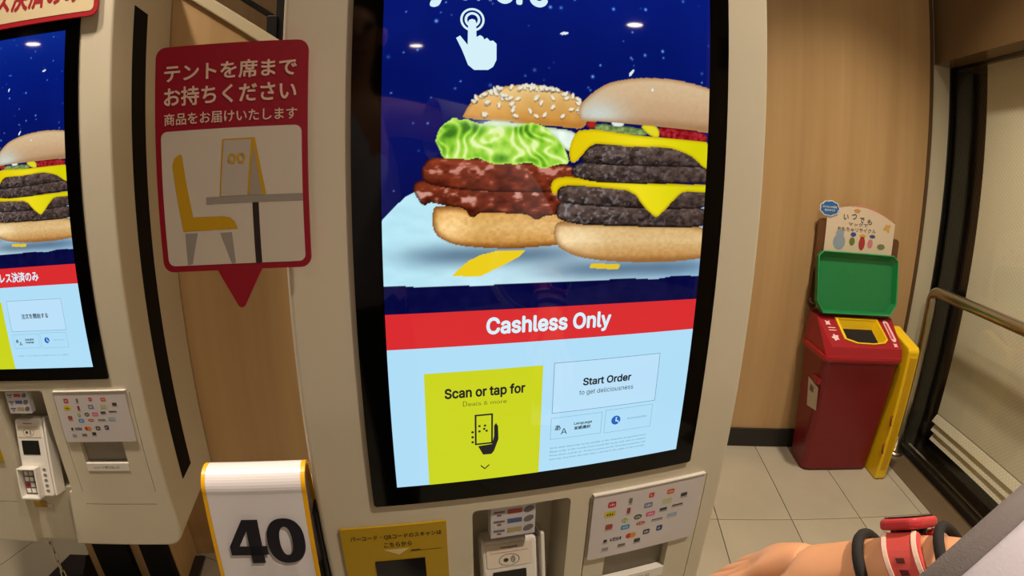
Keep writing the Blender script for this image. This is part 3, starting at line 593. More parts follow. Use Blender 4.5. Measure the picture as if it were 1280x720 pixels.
def paint_picture(X, Z):
    """Colours (sRGB 0..255) of the burger picture at display points X, Z."""
    C = ramp((0.7083 - Z) / 0.46, [(0, (8, 42, 140)), (0.2, (2, 24, 118)), (0.55, (4, 16, 92)), (1, (4, 8, 70))])
    C += ((vnoise(X, Z, 0.06) - 0.5) * 14)[..., None] * np.array([0.2, 0.5, 1.0])
    rs = np.random.RandomState(11)
    for _ in range(170):
        x, z = rs.uniform(-0.199, 0.199), rs.uniform(0.33, 0.7083)
        r, b = rs.choice([0.0009, 0.0012, 0.0018]), rs.uniform(0.25, 1)
        w = np.exp(-((X - x) ** 2 + (Z - z) ** 2) / r ** 2)[..., None] * b
        C = C * (1 - w) + np.array([120, 185, 255]) * w

    def put(key, col, edge=None, ew=0.006, k=2, poly=None):
        nonlocal C
        pl = poly or smooth_poly(P[key], k)
        m = inside(pl, X, Z)
        c = np.broadcast_to(np.asarray(col, float), C.shape).copy() if np.ndim(col) == 1 else col.copy()
        if edge is not None:
            d = edge_dist(pl, X, Z)
            w = np.clip(1 - d / ew, 0, 1)[..., None] ** 1.5
            c = c * (1 - w) + np.asarray(edge, float) * w
        C = np.where(m[..., None], c, C)
        return m

    def box_of(key):
        p = np.array(P[key])
        return p[:, 0].min(), p[:, 0].max(), p[:, 1].min(), p[:, 1].max()

    n1 = vnoise(X, Z, 0.012)
    n2 = vnoise(X, Z, 0.004, 0.003)
    n3 = vnoise(X, Z, 0.02, 0.008)
    # tabletop
    tcol = ramp((X + 0.2) / 0.4, [(0, (184, 232, 246)), (0.5, (202, 232, 243)), (1, (158, 200, 230))])
    tcol = tcol + ((n3 - 0.5) * 16)[..., None]
    put('table', tcol, k=0)
    for cx, rx, zz in ((-0.075, 0.105, 0.292), (0.1, 0.12, 0.272)):
        w = np.exp(-(((X - cx) / rx) ** 4 + ((Z - zz) / 0.012) ** 2))[..., None] * 0.75
        C = np.where((Z < 0.34)[..., None], C * (1 - w) + np.array([70, 95, 120]) * w, C)
    put('stripe_l', (236, 205, 30), k=0)
    put('stripe_r', (228, 196, 40), k=0)
    # left burger
    x0, x1, z0, z1 = box_of('l_bun_bot')
    t = (Z - z0) / (z1 - z0)
    bun = ramp(t, [(0, (150, 92, 34)), (0.18, (206, 150, 76)), (0.5, (222, 178, 108)), (0.8, (214, 160, 84)), (1, (150, 84, 30))])
    bun = bun + ((n2 - 0.5) * 40)[..., None] + (np.exp(-((X - x0 - 0.02) / 0.02) ** 2) * 30)[..., None] * np.array([1, 1.1, 1.2])
    put('l_bun_bot', bun, (130, 78, 26), 0.008)
    x0, x1, z0, z1 = box_of('l_bun_top')
    t = (Z - z0) / (z1 - z0)
    bun = ramp(t, [(0, (170, 100, 34)), (0.25, (206, 148, 70)), (0.7, (222, 178, 108)), (1, (236, 206, 150))])
    bun = bun + ((n1 - 0.5) * 18)[..., None] + (np.exp(-((X + 0.085) / 0.03) ** 2) * 14)[..., None]
    put('l_bun_top', bun, (190, 134, 62), 0.005)
    rs = np.random.RandomState(3)
    top = smooth_poly(P['l_bun_top'], 2)
    for i in range(72):
        if i < 40:
            a = rs.uniform(0, 1)
            xs = -0.108 + 0.13 * a
            zs = np.interp(xs, [-0.11, -0.1, -0.087, -0.071, -0.052, -0.032, -0.012, 0.011, 0.028], [0.450, 0.4625, 0.4712, 0.4762, 0.4795, 0.4808, 0.4788, 0.473, 0.466]) + rs.uniform(-0.002, 0.0015)
        else:
            xs, zs = rs.uniform(-0.095, 0.025), rs.uniform(0.445, 0.474)
            if not inside(top, np.array([xs]), np.array([zs]))[0]:
                continue
        a = rs.uniform(0, PI)
        dx, dz = X - xs, Z - zs
        e = ((dx * math.cos(a) + dz * math.sin(a)) / 0.0034) ** 2 + ((-dx * math.sin(a) + dz * math.cos(a)) / 0.0019) ** 2
        sh = ((dx * math.cos(a) + (dz + 0.0012) * math.sin(a)) / 0.0038) ** 2 + ((-dx * math.sin(a) + (dz + 0.0012) * math.cos(a)) / 0.0023) ** 2
        C = np.where((sh < 1)[..., None], C * 0.75, C)
        C = np.where((e < 1)[..., None], np.array([244, 236, 212]) - (np.clip(e, 0, 1) * 30)[..., None], C)

    def glossy(key, dark, mid, hot, thr=0.62, n=None):
        x0, x1, z0, z1 = box_of(key)
        t = (Z - z0) / (z1 - z0)
        q = vnoise(X, Z, 0.010, 0.006) if n is None else n
        c = ramp(q * 0.7 + t * 0.3, [(0.2, dark), (0.6, mid), (1, tuple(min(255, a * 1.3) for a in mid))])
        h = np.clip((q + 0.22 * np.exp(-((t - 0.62) / 0.16) ** 2) - thr - 0.10) / 0.14, 0, 1) * np.clip((t - 0.1) * 3, 0, 1)
        c = c * (1 - h[..., None] * 0.8) + np.array(hot) * h[..., None] * 0.8
        put(key, c, tuple(a * 0.55 for a in dark), 0.004)

    glossy('l_patty2', (62, 18, 8), (128, 52, 30), (222, 172, 160), 0.60)
    glossy('l_patty1', (66, 20, 8), (132, 54, 32), (214, 150, 136), 0.62)
    mayo = np.array([224, 238, 226]) + ((n1 - 0.5) * 40)[..., None]
    put('l_mayo', mayo, (170, 190, 150), 0.004)
    ph = X * 62 + Z * 34 + 4.2 * vnoise(X, Z, 0.030, 0.022, 2)
    q = np.abs(np.sin(PI * ph))
    q2 = vnoise(X, Z, 0.024, 0.018, 2)
    q3 = vnoise(X, Z, 0.006, 0.008, 2)
    let = ramp(np.clip(q * 0.58 + (q2 - 0.5) * 1.3 + (q3 - 0.5) * 0.5, 0, 1), [(0, (228, 246, 170)), (0.2, (186, 230, 92)), (0.5, (140, 204, 52)), (0.8, (92, 158, 30)), (1, (60, 116, 22))])
    put('l_lettuce', let, (190, 232, 100), 0.003, 1)
    # more of the white sauce, showing above the leaf
    w = np.exp(-(((X + 0.075) / 0.022) ** 2 + ((Z - 0.437) / 0.0045) ** 2))[..., None] * 0.8
    C = C * (1 - w) + np.array([226, 240, 232]) * w
    # right burger
    x0, x1, z0, z1 = box_of('r_bun_bot')
    t = (Z - z0) / (z1 - z0)
    bun = ramp(t, [(0, (140, 90, 40)), (0.2, (196, 146, 84)), (0.55, (220, 186, 130)), (0.85, (214, 176, 118)), (1, (150, 100, 50))])
    bun = bun + ((n2 - 0.5) * 26)[..., None] + (np.exp(-(((X - 0.02) / 0.035) ** 2 + ((t - 0.6) / 0.35) ** 2)) * 34)[..., None] * np.array([0.8, 1, 1.2])
    put('r_bun_bot', bun, (150, 104, 56), 0.008)

    def meat(key):
        x0, x1, z0, z1 = box_of(key)
        t = (Z - z0) / (z1 - z0)
        q = vnoise(X, Z, 0.006, 0.004, 3)
        c = ramp(q * 0.6 + t * 0.4, [(0.15, (24, 17, 15)), (0.5, (76, 60, 54)), (0.85, (120, 102, 94))])
        h = np.clip((vnoise(X, Z, 0.004, 0.003, 2) - 0.62) / 0.1, 0, 1) * np.clip(0.9 - (X - 0.02) / 0.2, 0.2, 1)
        c = c * (1 - h[..., None] * 0.55) + np.array([170, 172, 180]) * h[..., None] * 0.55
        put(key, c, (20, 15, 14), 0.004)

    meat('r_patty4')
    meat('r_patty3')
    ch = ramp((X - 0.02) / 0.16, [(0, (226, 200, 10)), (0.5, (240, 222, 30)), (1, (214, 208, 10))])
    put('r_cheese2', ch, (190, 160, 4), 0.004, 1)
    meat('r_patty2')
    meat('r_patty1')
    put('r_ketchup_l', (176, 40, 30), (120, 20, 20), 0.003)
    put('r_ketchup_r', np.array([150, 26, 34]) + ((n2 - 0.5) * 120)[..., None] * np.array([1, 0.7, 0.8]), (90, 10, 16), 0.003)
    put('r_pickle', np.array([120, 142, 80]) + ((n2 - 0.5) * 110)[..., None], (70, 96, 40), 0.003)
    put('r_onion', (226, 232, 236), (170, 180, 180), 0.002)
    put('r_cheese1', ch, (196, 168, 4), 0.004, 1)
    put('r_mustard', (226, 214, 40), (180, 160, 20), 0.003)
    x0, x1, z0, z1 = box_of('r_bun_top')
    t = (Z - z0) / (z1 - z0)
    bun = ramp(t + (X - 0.1) * -0.5, [(0, (150, 112, 78)), (0.2, (190, 154, 116)), (0.6, (206, 174, 134)), (1, (214, 188, 152))])
    w = np.exp(-(((X - 0.045) / 0.035) ** 2 + ((Z - 0.452) / 0.022) ** 2))[..., None] * 0.75
    bun = bun * (1 - w) + np.array([206, 226, 226]) * w + ((n2 - 0.5) * 10)[..., None]
    put('r_bun_top', bun, (176, 132, 84), 0.006)
    # seeds flying about
    for x, z, a, l in ((0.086, 0.5075, 0.9, 0.005), (0.0005, 0.545, 0.2, 0.0048), (0.115, 0.49, 0.4, 0.002), (-0.155, 0.575, 0.5, 0.004), (0.06, 0.60, 1.2, 0.004), (0.15, 0.63, 0.3, 0.005), (-0.03, 0.64, 0.8, 0.004)):
        dx, dz = X - x, Z - z
        e = ((dx * math.cos(a) + dz * math.sin(a)) / l) ** 2 + ((-dx * math.sin(a) + dz * math.cos(a)) / 0.0017) ** 2
        C = np.where((e < 1)[..., None], np.array([225, 235, 245]), C)
    # navy band under the wavy lower edge of the table is left as background
    band = (Z < 0.305) & ~inside(P['table'], X, Z)
    C = np.where(band[..., None], np.array([6, 8, 62]) + ((n1 - 0.5) * 12)[..., None], C)
    return np.clip(C, 0, 255)


def picture_mesh():
    nx, nz = 370, 440
    xs = np.linspace(-0.1992, 0.1992, nx)
    zs = np.linspace(0.2281, 0.7083, nz)
    X, Z = np.meshgrid(xs, zs)
    C = paint_picture(X, Z) / 255.0
    C = np.where(C <= 0.04045, C / 12.92, ((C + 0.055) / 1.055) ** 2.4)
    co = np.stack([X.ravel(), np.full(X.size, -0.0065), Z.ravel()], 1).astype(np.float32)
    i = np.arange(nx * nz).reshape(nz, nx)
    quads = np.stack([i[:-1, :-1].ravel(), i[:-1, 1:].ravel(), i[1:, 1:].ravel(), i[1:, :-1].ravel()], 1).astype(np.int32)
    me = bpy.data.meshes.new('burger_picture')
    me.vertices.add(len(co))
    me.vertices.foreach_set('co', co.ravel())
    me.loops.add(quads.size)
    me.loops.foreach_set('vertex_index', quads.ravel())
    me.polygons.add(len(quads))
    me.polygons.foreach_set('loop_start', np.arange(len(quads), dtype=np.int32) * 4)
    at = me.color_attributes.new('shown', 'FLOAT_COLOR', 'POINT')
    at.data.foreach_set('color', np.concatenate([C.reshape(-1, 3), np.ones((C.shape[0] * C.shape[1], 1))], 1).astype(np.float32).ravel())
    me.update()
    me.validate()
    m = screen_mat('display_picture', (0, 0, 0))
    nt = m.node_tree
    a = nt.nodes.new('ShaderNodeVertexColor')
    a.layer_name = 'shown'
    nt.links.new(a.outputs[0], nt.nodes['Principled BSDF'].inputs['Emission Color'])
    me.materials.append(m)
    return me

# ------------------------------------------------------------------ materials
WOOD = wood_mat('light_wood_panel', (176, 142, 98), (196, 162, 116))
M_TILE = mat('floor_tile', (176, 168, 150), 0.38, vary=0.10, vary_scale=3.0)
M_GROUT = mat('grout', (70, 58, 44), 0.9)
M_CEIL = mat('ceiling_paint', (170, 155, 135), 0.9)
M_WALLPAINT = mat('far_wall_paint', (150, 125, 95), 0.8, vary=0.1)
M_BASE = mat('dark_baseboard', (34, 30, 28), 0.5)
M_CREAM = mat('cream_kiosk_paint', (214, 206, 186), 0.38, vary=0.02, vary_scale=6, bump=0.04, bump_scale=900)
M_CREAMTRIM = mat('cream_trim', (214, 200, 168), 0.4)
M_BLACK = mat('black_steel', (16, 14, 14), 0.35)
M_BLACKMATT = mat('black_matt', (13, 11, 10), 0.8, spec=0.2)
M_BEZEL = mat('black_display_glass', (3, 3, 3), 0.06, spec=0.25)
M_WHITE = mat('white_plastic', (232, 228, 222), 0.3)
M_WHITEPAPER = mat('white_paper', (226, 222, 214), 0.6)
M_GREYDARK = mat('dark_grey_plastic', (60, 58, 56), 0.5)
M_YELLOW = mat('yellow_plastic', (236, 196, 20), 0.35)
M_RED = mat('red_plastic', (150, 20, 24), 0.35)
M_STEEL = mat('brushed_steel', (190, 182, 165), 0.28, metal=1.0)
M_ALU = mat('grey_aluminium', (150, 146, 130), 0.45, metal=0.3)


# ------------------------------------------------------------------ floor, walls, ceiling
floor = MB().box(-4.2, 5.2, -6.2, 1.75, -0.12, -0.003).obj('floor', M_GROUT, kind='structure')
tile_me = MB().box(0.0016, 0.2984, 0.0016, 0.5984, -0.0035, 0.0).mesh('floor_tile', M_TILE)
for iy in range(-7, 1):
    for ix in range(-13, 13):
        x, y = 0.585 + 0.3 * ix, 0.98 + 0.6 * iy
        if ix > 3 and y > -1.5:
            continue
        t = link('floor_tile', tile_me, floor, loc=(x, y, 0))
MB().box(-4.2, 5.2, -6.2, 1.75, CEIL, CEIL + 0.1).obj('ceiling', M_CEIL, kind='structure')
MB().box(-4.2, 1.548, 1.56, 1.70, 0.0, CEIL).obj('wall_back', WOOD, kind='structure')
MB().box(-4.2, 1.548, 1.548, 1.56, 0.0, 0.096).obj('baseboard_back', M_BASE, bevel=0.003, kind='structure')
MB().box(-4.3, -4.2, -6.2, 1.70, 0.0, CEIL).obj('wall_left', M_WALLPAINT, kind='structure')
MB().box(-4.2, 5.2, -6.3, -6.2, 0.0, CEIL).obj('wall_front', M_WALLPAINT, kind='structure')
MB().box(5.2, 5.3, -6.2, -0.82, 0.0, CEIL).obj('wall_right', M_WALLPAINT, kind='structure')
MB().box(1.70, 5.2, -0.82, -0.7, 0.0, CEIL).obj('wall_return', M_WALLPAINT, kind='structure')

# glass front on the x = 1.70 side: header panel, frames, panes
M_HEADER = mat('brown_header_panel', (104, 82, 54), 0.22, vary=0.05)
MB().box(1.580, 1.90, -0.7, 1.57, 1.832, CEIL).obj('trim_1', M_HEADER, kind='structure')
M_GLASS = bpy.data.materials.new('window_glass')
M_GLASS.use_nodes = True
nt = M_GLASS.node_tree
for nd in list(nt.nodes):
    nt.nodes.remove(nd)
out = nt.nodes.new('ShaderNodeOutputMaterial')
mix = nt.nodes.new('ShaderNodeMixShader')
tp = nt.nodes.new('ShaderNodeBsdfTransparent')
tp.inputs[0].default_value = (0.98, 0.985, 0.975, 1)
gl = nt.nodes.new('ShaderNodeBsdfGlossy')
gl.inputs['Roughness'].default_value = 0.03
lw = nt.nodes.new('ShaderNodeLayerWeight')
lw.inputs[0].default_value = 0.5
pw = nt.nodes.new('ShaderNodeMath')
pw.operation = 'POWER'
pw.inputs[1].default_value = 5.0
ma = nt.nodes.new('ShaderNodeMath')
ma.operation = 'MULTIPLY_ADD'
ma.inputs[1].default_value = 0.95
ma.inputs[2].default_value = 0.045
nt.links.new(lw.outputs['Facing'], pw.inputs[0])
nt.links.new(pw.outputs[0], ma.inputs[0])
nt.links.new(ma.outputs[0], mix.inputs[0])
nt.links.new(tp.outputs[0], mix.inputs[1])
nt.links.new(gl.outputs[0], mix.inputs[2])
nt.links.new(mix.outputs[0], out.inputs[0])
win = MB()
win.box(1.668, 1.72, -0.7, 1.60, 0.0, 0.035)          # sill rail at the floor
win.box(1.680, 1.72, -0.7, 1.60, 1.829, 1.850)        # head rail
window = win.obj('window_1', M_BLACK, kind='structure', bevel=0.002)
MB().box(1.690, 1.694, -0.7, 1.60, 0.035, 1.830).obj('glass_pane', M_GLASS, window)
MB().box(1.676, 1.700, -0.7, 1.60, 0.035, 0.041).obj('sill_trim', M_STEEL, window)
MB().box(1.660, 1.667, -0.7, 1.56, 0.0, 0.012).obj('sill_trim', M_STEEL, window)
# jamb where the wooden wall ends: dark edge, grey aluminium post
MB().box(1.548, 1.563, 1.552, 1.70, 0.0, CEIL).obj('trim_2', mat('dark_brown_edge', (88, 66, 44), 0.5), kind='structure')
MB().box(1.563, 1.672, 1.575, 1.70, 0.0, CEIL).obj('trim_3', mat('pale_grey_jamb', (206, 198, 172), 0.45), kind='structure')
MB().box(1.672, 1.69, 1.565, 1.70, 0.0, CEIL).obj('trim_4', M_BLACK, kind='structure')
M_MATBAND = mat('brown_floor_band', (104, 88, 66), 0.45, vary=0.08)
MB().box(1.532, 1.660, -0.7, 1.548, -0.004, 0.004).obj('trim_5', M_MATBAND, kind='structure')

# outside: dark pavement and an added dark wall, the pane's hatched reflection painted on
M_HATCH = bpy.data.materials.new('dark_hatch_reflection')
M_HATCH.use_nodes = True
nt = M_HATCH.node_tree
b = nt.nodes['Principled BSDF']
b.inputs['Roughness'].default_value = 0.5
tc = nt.nodes.new('ShaderNodeTexCoord')
mp = nt.nodes.new('ShaderNodeMapping')
mp.inputs['Rotation'].default_value = (math.radians(28), 0, 0)
wv = nt.nodes.new('ShaderNodeTexWave')
wv.bands_direction = 'Y'
wv.inputs['Scale'].default_value = 14
rp = nt.nodes.new('ShaderNodeValToRGB')
rp.color_ramp.elements[0].position = 0.7
rp.color_ramp.elements[0].color = (*lin((8, 7, 7)), 1)
rp.color_ramp.elements[1].color = (*lin((74, 58, 48)), 1)
nt.links.new(tc.outputs['Object'], mp.inputs[0])
nt.links.new(mp.outputs[0], wv.inputs[0])
nt.links.new(wv.outputs[0], rp.inputs[0])
nt.links.new(rp.outputs[0], b.inputs['Base Color'])
MB().box(2.06, 2.16, -0.7, 2.4, -0.1, CEIL).obj('wall_outside', M_HATCH, kind='structure')
MB().box(1.72, 2.06, -0.7, 2.4, -0.12, -0.002).obj('ground_outside', mat('dark_pavement', (26, 25, 23), 0.25), kind='structure')

# ------------------------------------------------------------------ staircase side wall behind the kiosks
LK = Vector((-1.1639, -0.0102, 0))
LKA = 0.4599
KA = 0.4181963
MAINF = frame((0, 0, 0), KA)
LEFTF = frame(LK, LKA)
slope = -0.655


def ztop(uu):
    return 1.690 + slope * (uu - 0.362)


sw = MB().prism([(-0.26, 0.0), (1.34, 0.0), (1.34, ztop(1.34)), (-0.26, ztop(-0.26))], 0.356, 0.42)
stair_wall = sw.obj('wall_stair', WOOD, M=LEFTF, kind='structure')
MB().prism([(-0.26, ztop(-0.26) + 0.001), (1.34, ztop(1.34) + 0.001), (1.34, ztop(1.34) + 0.040), (-0.26, ztop(-0.26) + 0.040)], 0.338, 0.44).obj('trim_6', M_CREAMTRIM, M=LEFTF, kind='structure', bevel=0.004)
MB().box(-0.13, 0.165, 0.186, 0.355, 0.0, 0.33).obj('trim_7', WOOD, M=LEFTF, kind='structure', bevel=0.002)

rail = thing('stair_railing', 'black steel stair railing above the sloping cream trim', 'railing', M=LEFTF)
rz = lambda uu: 1.668 + slope * (uu - 0.362) + 0.125
MB().tube([(-0.2, 0.41, rz(-0.2)), (0.95, 0.41, rz(0.95))], 0.0085, 10).obj('handrail', M_BLACK, rail, smooth=True)
for uu in (0.02, 0.598):
    MB().box(uu - 0.011, uu + 0.011, 0.399, 0.421, ztop(uu) + 0.03, rz(uu) + 0.28).obj('post', M_BLACK, rail, bevel=0.002)
    MB().box(uu - 0.034, uu - 0.004, 0.385, 0.42, rz(uu) - 0.05, rz(uu) + 0.012).obj('bracket', M_BLACK, rail, bevel=0.003)
MB().tube([(-0.2, 0.41, rz(-0.2) + 0.26), (0.95, 0.41, rz(0.95) + 0.26)], 0.013, 10).obj('top_rail', M_BLACK, rail, smooth=True)

# ------------------------------------------------------------------ ceiling downlights
M_LENS = emit_mat('lamp_lens', LAMP_RGB, 40.0)
M_RING = mat('lamp_ring', (220, 214, 200), 0.4)
ring_me = MB().lathe([(0.070, 0.0), (0.090, 0.0), (0.090, -0.008), (0.073, -0.008), (0.070, 0.0)], 24).mesh('lamp_ring', M_RING, True)
lens_me = MB().lathe([(0.0005, -0.002), (0.070, -0.002)], 24).mesh('lamp_lens', M_LENS)
LAMP_LABELS = ['ceiling downlight over the red toy recycling bin', 'ceiling downlight over the English kiosk front',
               'ceiling downlight beside the glass front', 'ceiling downlight over the Japanese-language kiosk',
               'far ceiling downlight beside the deep end wall', 'far ceiling downlight near the return wall',
               'far ceiling downlight over the deep left end', 'ceiling downlight behind the Japanese-language kiosk', 'ceiling downlight behind the customer']
for i, (x, y, w, ang, bl) in enumerate(DOWNLIGHTS):
    t = thing('ceiling_downlight', LAMP_LABELS[i], 'ceiling lamp', (x, y, CEIL), group='round ceiling downlights')
    link('lamp_ring', ring_me, t)
    link('lamp_lens', lens_me, t)
    ld = bpy.data.lights.new('downlight_beam', 'SPOT')
    ld.energy = w
    ld.color = LAMP_RGB
    ld.spot_size = math.radians(ang)
    ld.spot_blend = bl
    ld.shadow_soft_size = 0.045
    lo = bpy.data.objects.new('downlight_beam', ld)
    COL.objects.link(lo)
    lo.parent = t
    lo.location = (0, 0, -0.02)

# ------------------------------------------------------------------ ordering kiosks
SB = 0.82896                                   # height of the display's lower edge
M_UI_BG = screen_mat('display_pale_blue', (176, 222, 247))
M_UI_RED = screen_mat('display_red', (218, 44, 48))
M_UI_YELLOW = screen_mat('display_yellow', (202, 212, 28))
M_UI_WHITE = screen_mat('display_white', (214, 240, 250))
M_UI_BLACK = screen_mat('display_black', (26, 26, 30))
M_UI_GREY = screen_mat('display_grey', (104, 134, 160))
M_UI_BTN = screen_mat('display_button', (186, 225, 249))
M_UI_BLUE = screen_mat('display_blue', (24, 98, 190))
M_UI_TEAL = screen_mat('display_olive', (92, 100, 30))
PIC = picture_mesh()
CACHE = {}


def cached(key, fn):
    if key not in CACHE:
        CACHE[key] = fn()
    return CACHE[key]


def outline(x0, z0, x1, z1, w, y):
    b = MB()
    for q in ((x0, z0, x1, z0 + w), (x0, z1 - w, x1, z1), (x0, z0, x0 + w, z1), (x1 - w, z0, x1, z1)):
        b.flat([(q[0], q[1]), (q[2], q[1]), (q[2], q[3]), (q[0], q[3])], y)
    return b


def rect(x0, z0, x1, z1):
    return [(x0, z0), (x1, z0), (x1, z1), (x0, z1)]


def build_screen(root, lang):
    S = Matrix.Translation((0, 0, SB))
    scr = link('display', cached('disp', lambda: MB().prism(rect(-0.1992, 0, 0.1992, 0.7083), -0.0062, -0.003).mesh('display', mat('display_dark', (4, 4, 5), 0.06))), root, M=S)
    y = -0.0065

    def pc(name, b, m, dy=0.0):
        return b.obj(name, m, scr, fix=False)

    link('burger_picture', PIC, scr)
    pc('order_area', MB().flat(rect(-0.1992, 0, 0.1992, 0.1863), y), M_UI_BG)
    pc('red_banner', MB().flat(rect(-0.1992, 0.1863, 0.1992, 0.2281), y), M_UI_RED)
    y2 = y - 0.0003
    y3 = y - 0.0006
    pc('scan_tile', MB().flat(rect(-0.1580, 0.0, -0.0132, 0.1548), y2), M_UI_YELLOW)
    pc('start_button', MB().flat(rect(0.0010, 0.0868, 0.1506, 0.1565), y2), M_UI_BTN)
    pc('button_outline', outline(0.0010, 0.0868, 0.1506, 0.1565, 0.0007, y3), M_UI_GREY)
    pc('language_button', outline(0.0006, 0.0485, 0.072, 0.0802, 0.0004, y3), M_UI_GREY)
    pc('accessibility_button', outline(0.0768, 0.0474, 0.148, 0.0820, 0.0004, y3), M_UI_GREY)
    # phone in a hand
    b = MB()
    for a in (outline(-0.0984, 0.0532, -0.0755, 0.0962, 0.0022, y3),):
        b.v, b.f, b.mi = a.v, a.f, a.mi
    for q in ((-0.0925, 0.080), (-0.0855, 0.080), (-0.0925, 0.0725), (-0.0835, 0.0725), (-0.0865, 0.0755)):
        b.flat(rect(q[0] - 0.0014, q[1] - 0.0014, q[0] + 0.0014, q[1] + 0.0014), y3)
    b.flat(ccw(P['phand']), y3)
    for z in (0.0722, 0.065, 0.0578):
        b.flat(ell(-0.1012, z, 0.0017, 0.0017, 10), y3)
    for (xa, za, xb, zb) in ((-0.0912, 0.0218, -0.0858, 0.0165), (-0.0858, 0.0165, -0.0800, 0.0218)):
        b.flat([(xa, za - 0.0011), (xb, zb - 0.0011), (xb, zb + 0.0011), (xa, za + 0.0011)], y3)
    pc('phone_symbol', b, M_UI_BLACK)
    b = MB().flat(ell(0.0932, 0.0651, 0.0068, 0.0068), y3)
    pc('accessibility_symbol', b, M_UI_BLUE)
    b = MB().flat(ell(0.0936, 0.0686, 0.0011, 0.0011, 8), y3 - 0.0002)
    b.flat(rect(0.0926, 0.0640, 0.0942, 0.0672), y3 - 0.0002).flat(rect(0.0926, 0.0632, 0.0966, 0.0646), y3 - 0.0002)
    b.flat([(0.0958, 0.0636), (0.0972, 0.0604), (0.0982, 0.0608), (0.0968, 0.0640)], y3 - 0.0002)
    pc('wheelchair_mark', b, M_UI_WHITE)
    # tapping hand with two rings
    b = MB()
    for r0, r1 in ((0.0108, 0.0133), (0.0058, 0.0086)):
        n = 28
        ps = [(-0.1042 + r * math.cos(2 * PI * i / n), 0.5512 + r * math.sin(2 * PI * i / n)) for r in (r0, r1) for i in range(n)]
        b.add([(x, y2, z) for x, z in ps], [(i, (i + 1) % n, n + (i + 1) % n, n + i) for i in range(n)])
    b.flat(ccw(P['hand']), y3)
    pc('tapping_hand', b, M_UI_WHITE)
    W, K = M_UI_WHITE, M_UI_BLACK
    t = lambda n, s, x0, z0, x1, z1, m, bold=0.0, **k: text(n, s, x0, z0, x1, z1, y3, m, scr, bold, **k)
    if lang == 'en':
        t('heading_text', 'Try More', -0.193, 0.5630, -0.019, 0.6115, W, 0.03)
        t('banner_text', 'Cashless Only', -0.0842, 0.1935, 0.0735, 0.2195, W, 0.028)
        t('scan_text', 'Scan or tap for', -0.1345, 0.1172, -0.0352, 0.1343, K, 0.028)
        t('deals_text', 'Deals & more', -0.1125, 0.1088, -0.0584, 0.1158, M_UI_TEAL)
        t('start_text', 'Start Order', 0.0410, 0.1218, 0.1098, 0.1325, K, 0.025)
        t('start_note', 'to get deliciousness', 0.0368, 0.1075, 0.1140, 0.1160, K, -0.004)
        t('language_text', 'Language', 0.0325, 0.0655, 0.0580, 0.0702, K, 0.02)
        t('language_text', '言語選択', 0.0330, 0.0588, 0.0565, 0.0640, K, 0.03)
        t('accessibility_text', 'Accessibility', 0.1104, 0.0630, 0.1404, 0.0666, M_UI_GREY)
        for i, s in enumerate(('Some menu items may not be available at this restaurant during some hours.', 'Please order at the counter if you would like to pay with cash or coupons.', 'Prices shown include tax. Product pictures are for illustration purposes only', 'and may vary from the item that is served at the table or the counter.')):
            t('fine_print', s, 0.0010, 0.0332 - 0.0058 * i, 0.1440, 0.0368 - 0.0058 * i, M_UI_GREY)
    else:
        t('banner_text', 'キャッシュレス決済のみ', -0.0990, 0.1960, 0.1010, 0.2185, W, 0.03)
        t('scan_text', 'スキャンかかざそう', -0.1440, 0.1185, -0.0262, 0.1335, K, 0.02)
        t('deals_text', 'クーポンも使える', -0.1125, 0.1088, -0.0384, 0.1158, M_UI_TEAL)
        t('start_text', '注文を開始する', 0.0360, 0.1150, 0.1090, 0.1265, K, 0.02)
        t('language_text', '言語選択', 0.0325, 0.0655, 0.0580, 0.0702, K, 0.02)
        t('language_text', 'Language', 0.0330, 0.0588, 0.0565, 0.0640, K, 0.03)
        t('accessibility_text', 'アクセシビリティ', 0.1104, 0.0630, 0.1404, 0.0666, M_UI_GREY)
        t('fine_print', '一部の商品・サービスはご利用いただけない場合がございます。詳しくは店員まで', 0.0010, 0.0290, 0.1440, 0.0320, M_UI_GREY)
    t('language_symbol', 'あ', 0.0062, 0.0612, 0.0142, 0.0690, K, 0.02)
    t('language_symbol', 'A', 0.0148, 0.0545, 0.0232, 0.0632, K, 0.0)
    return scr


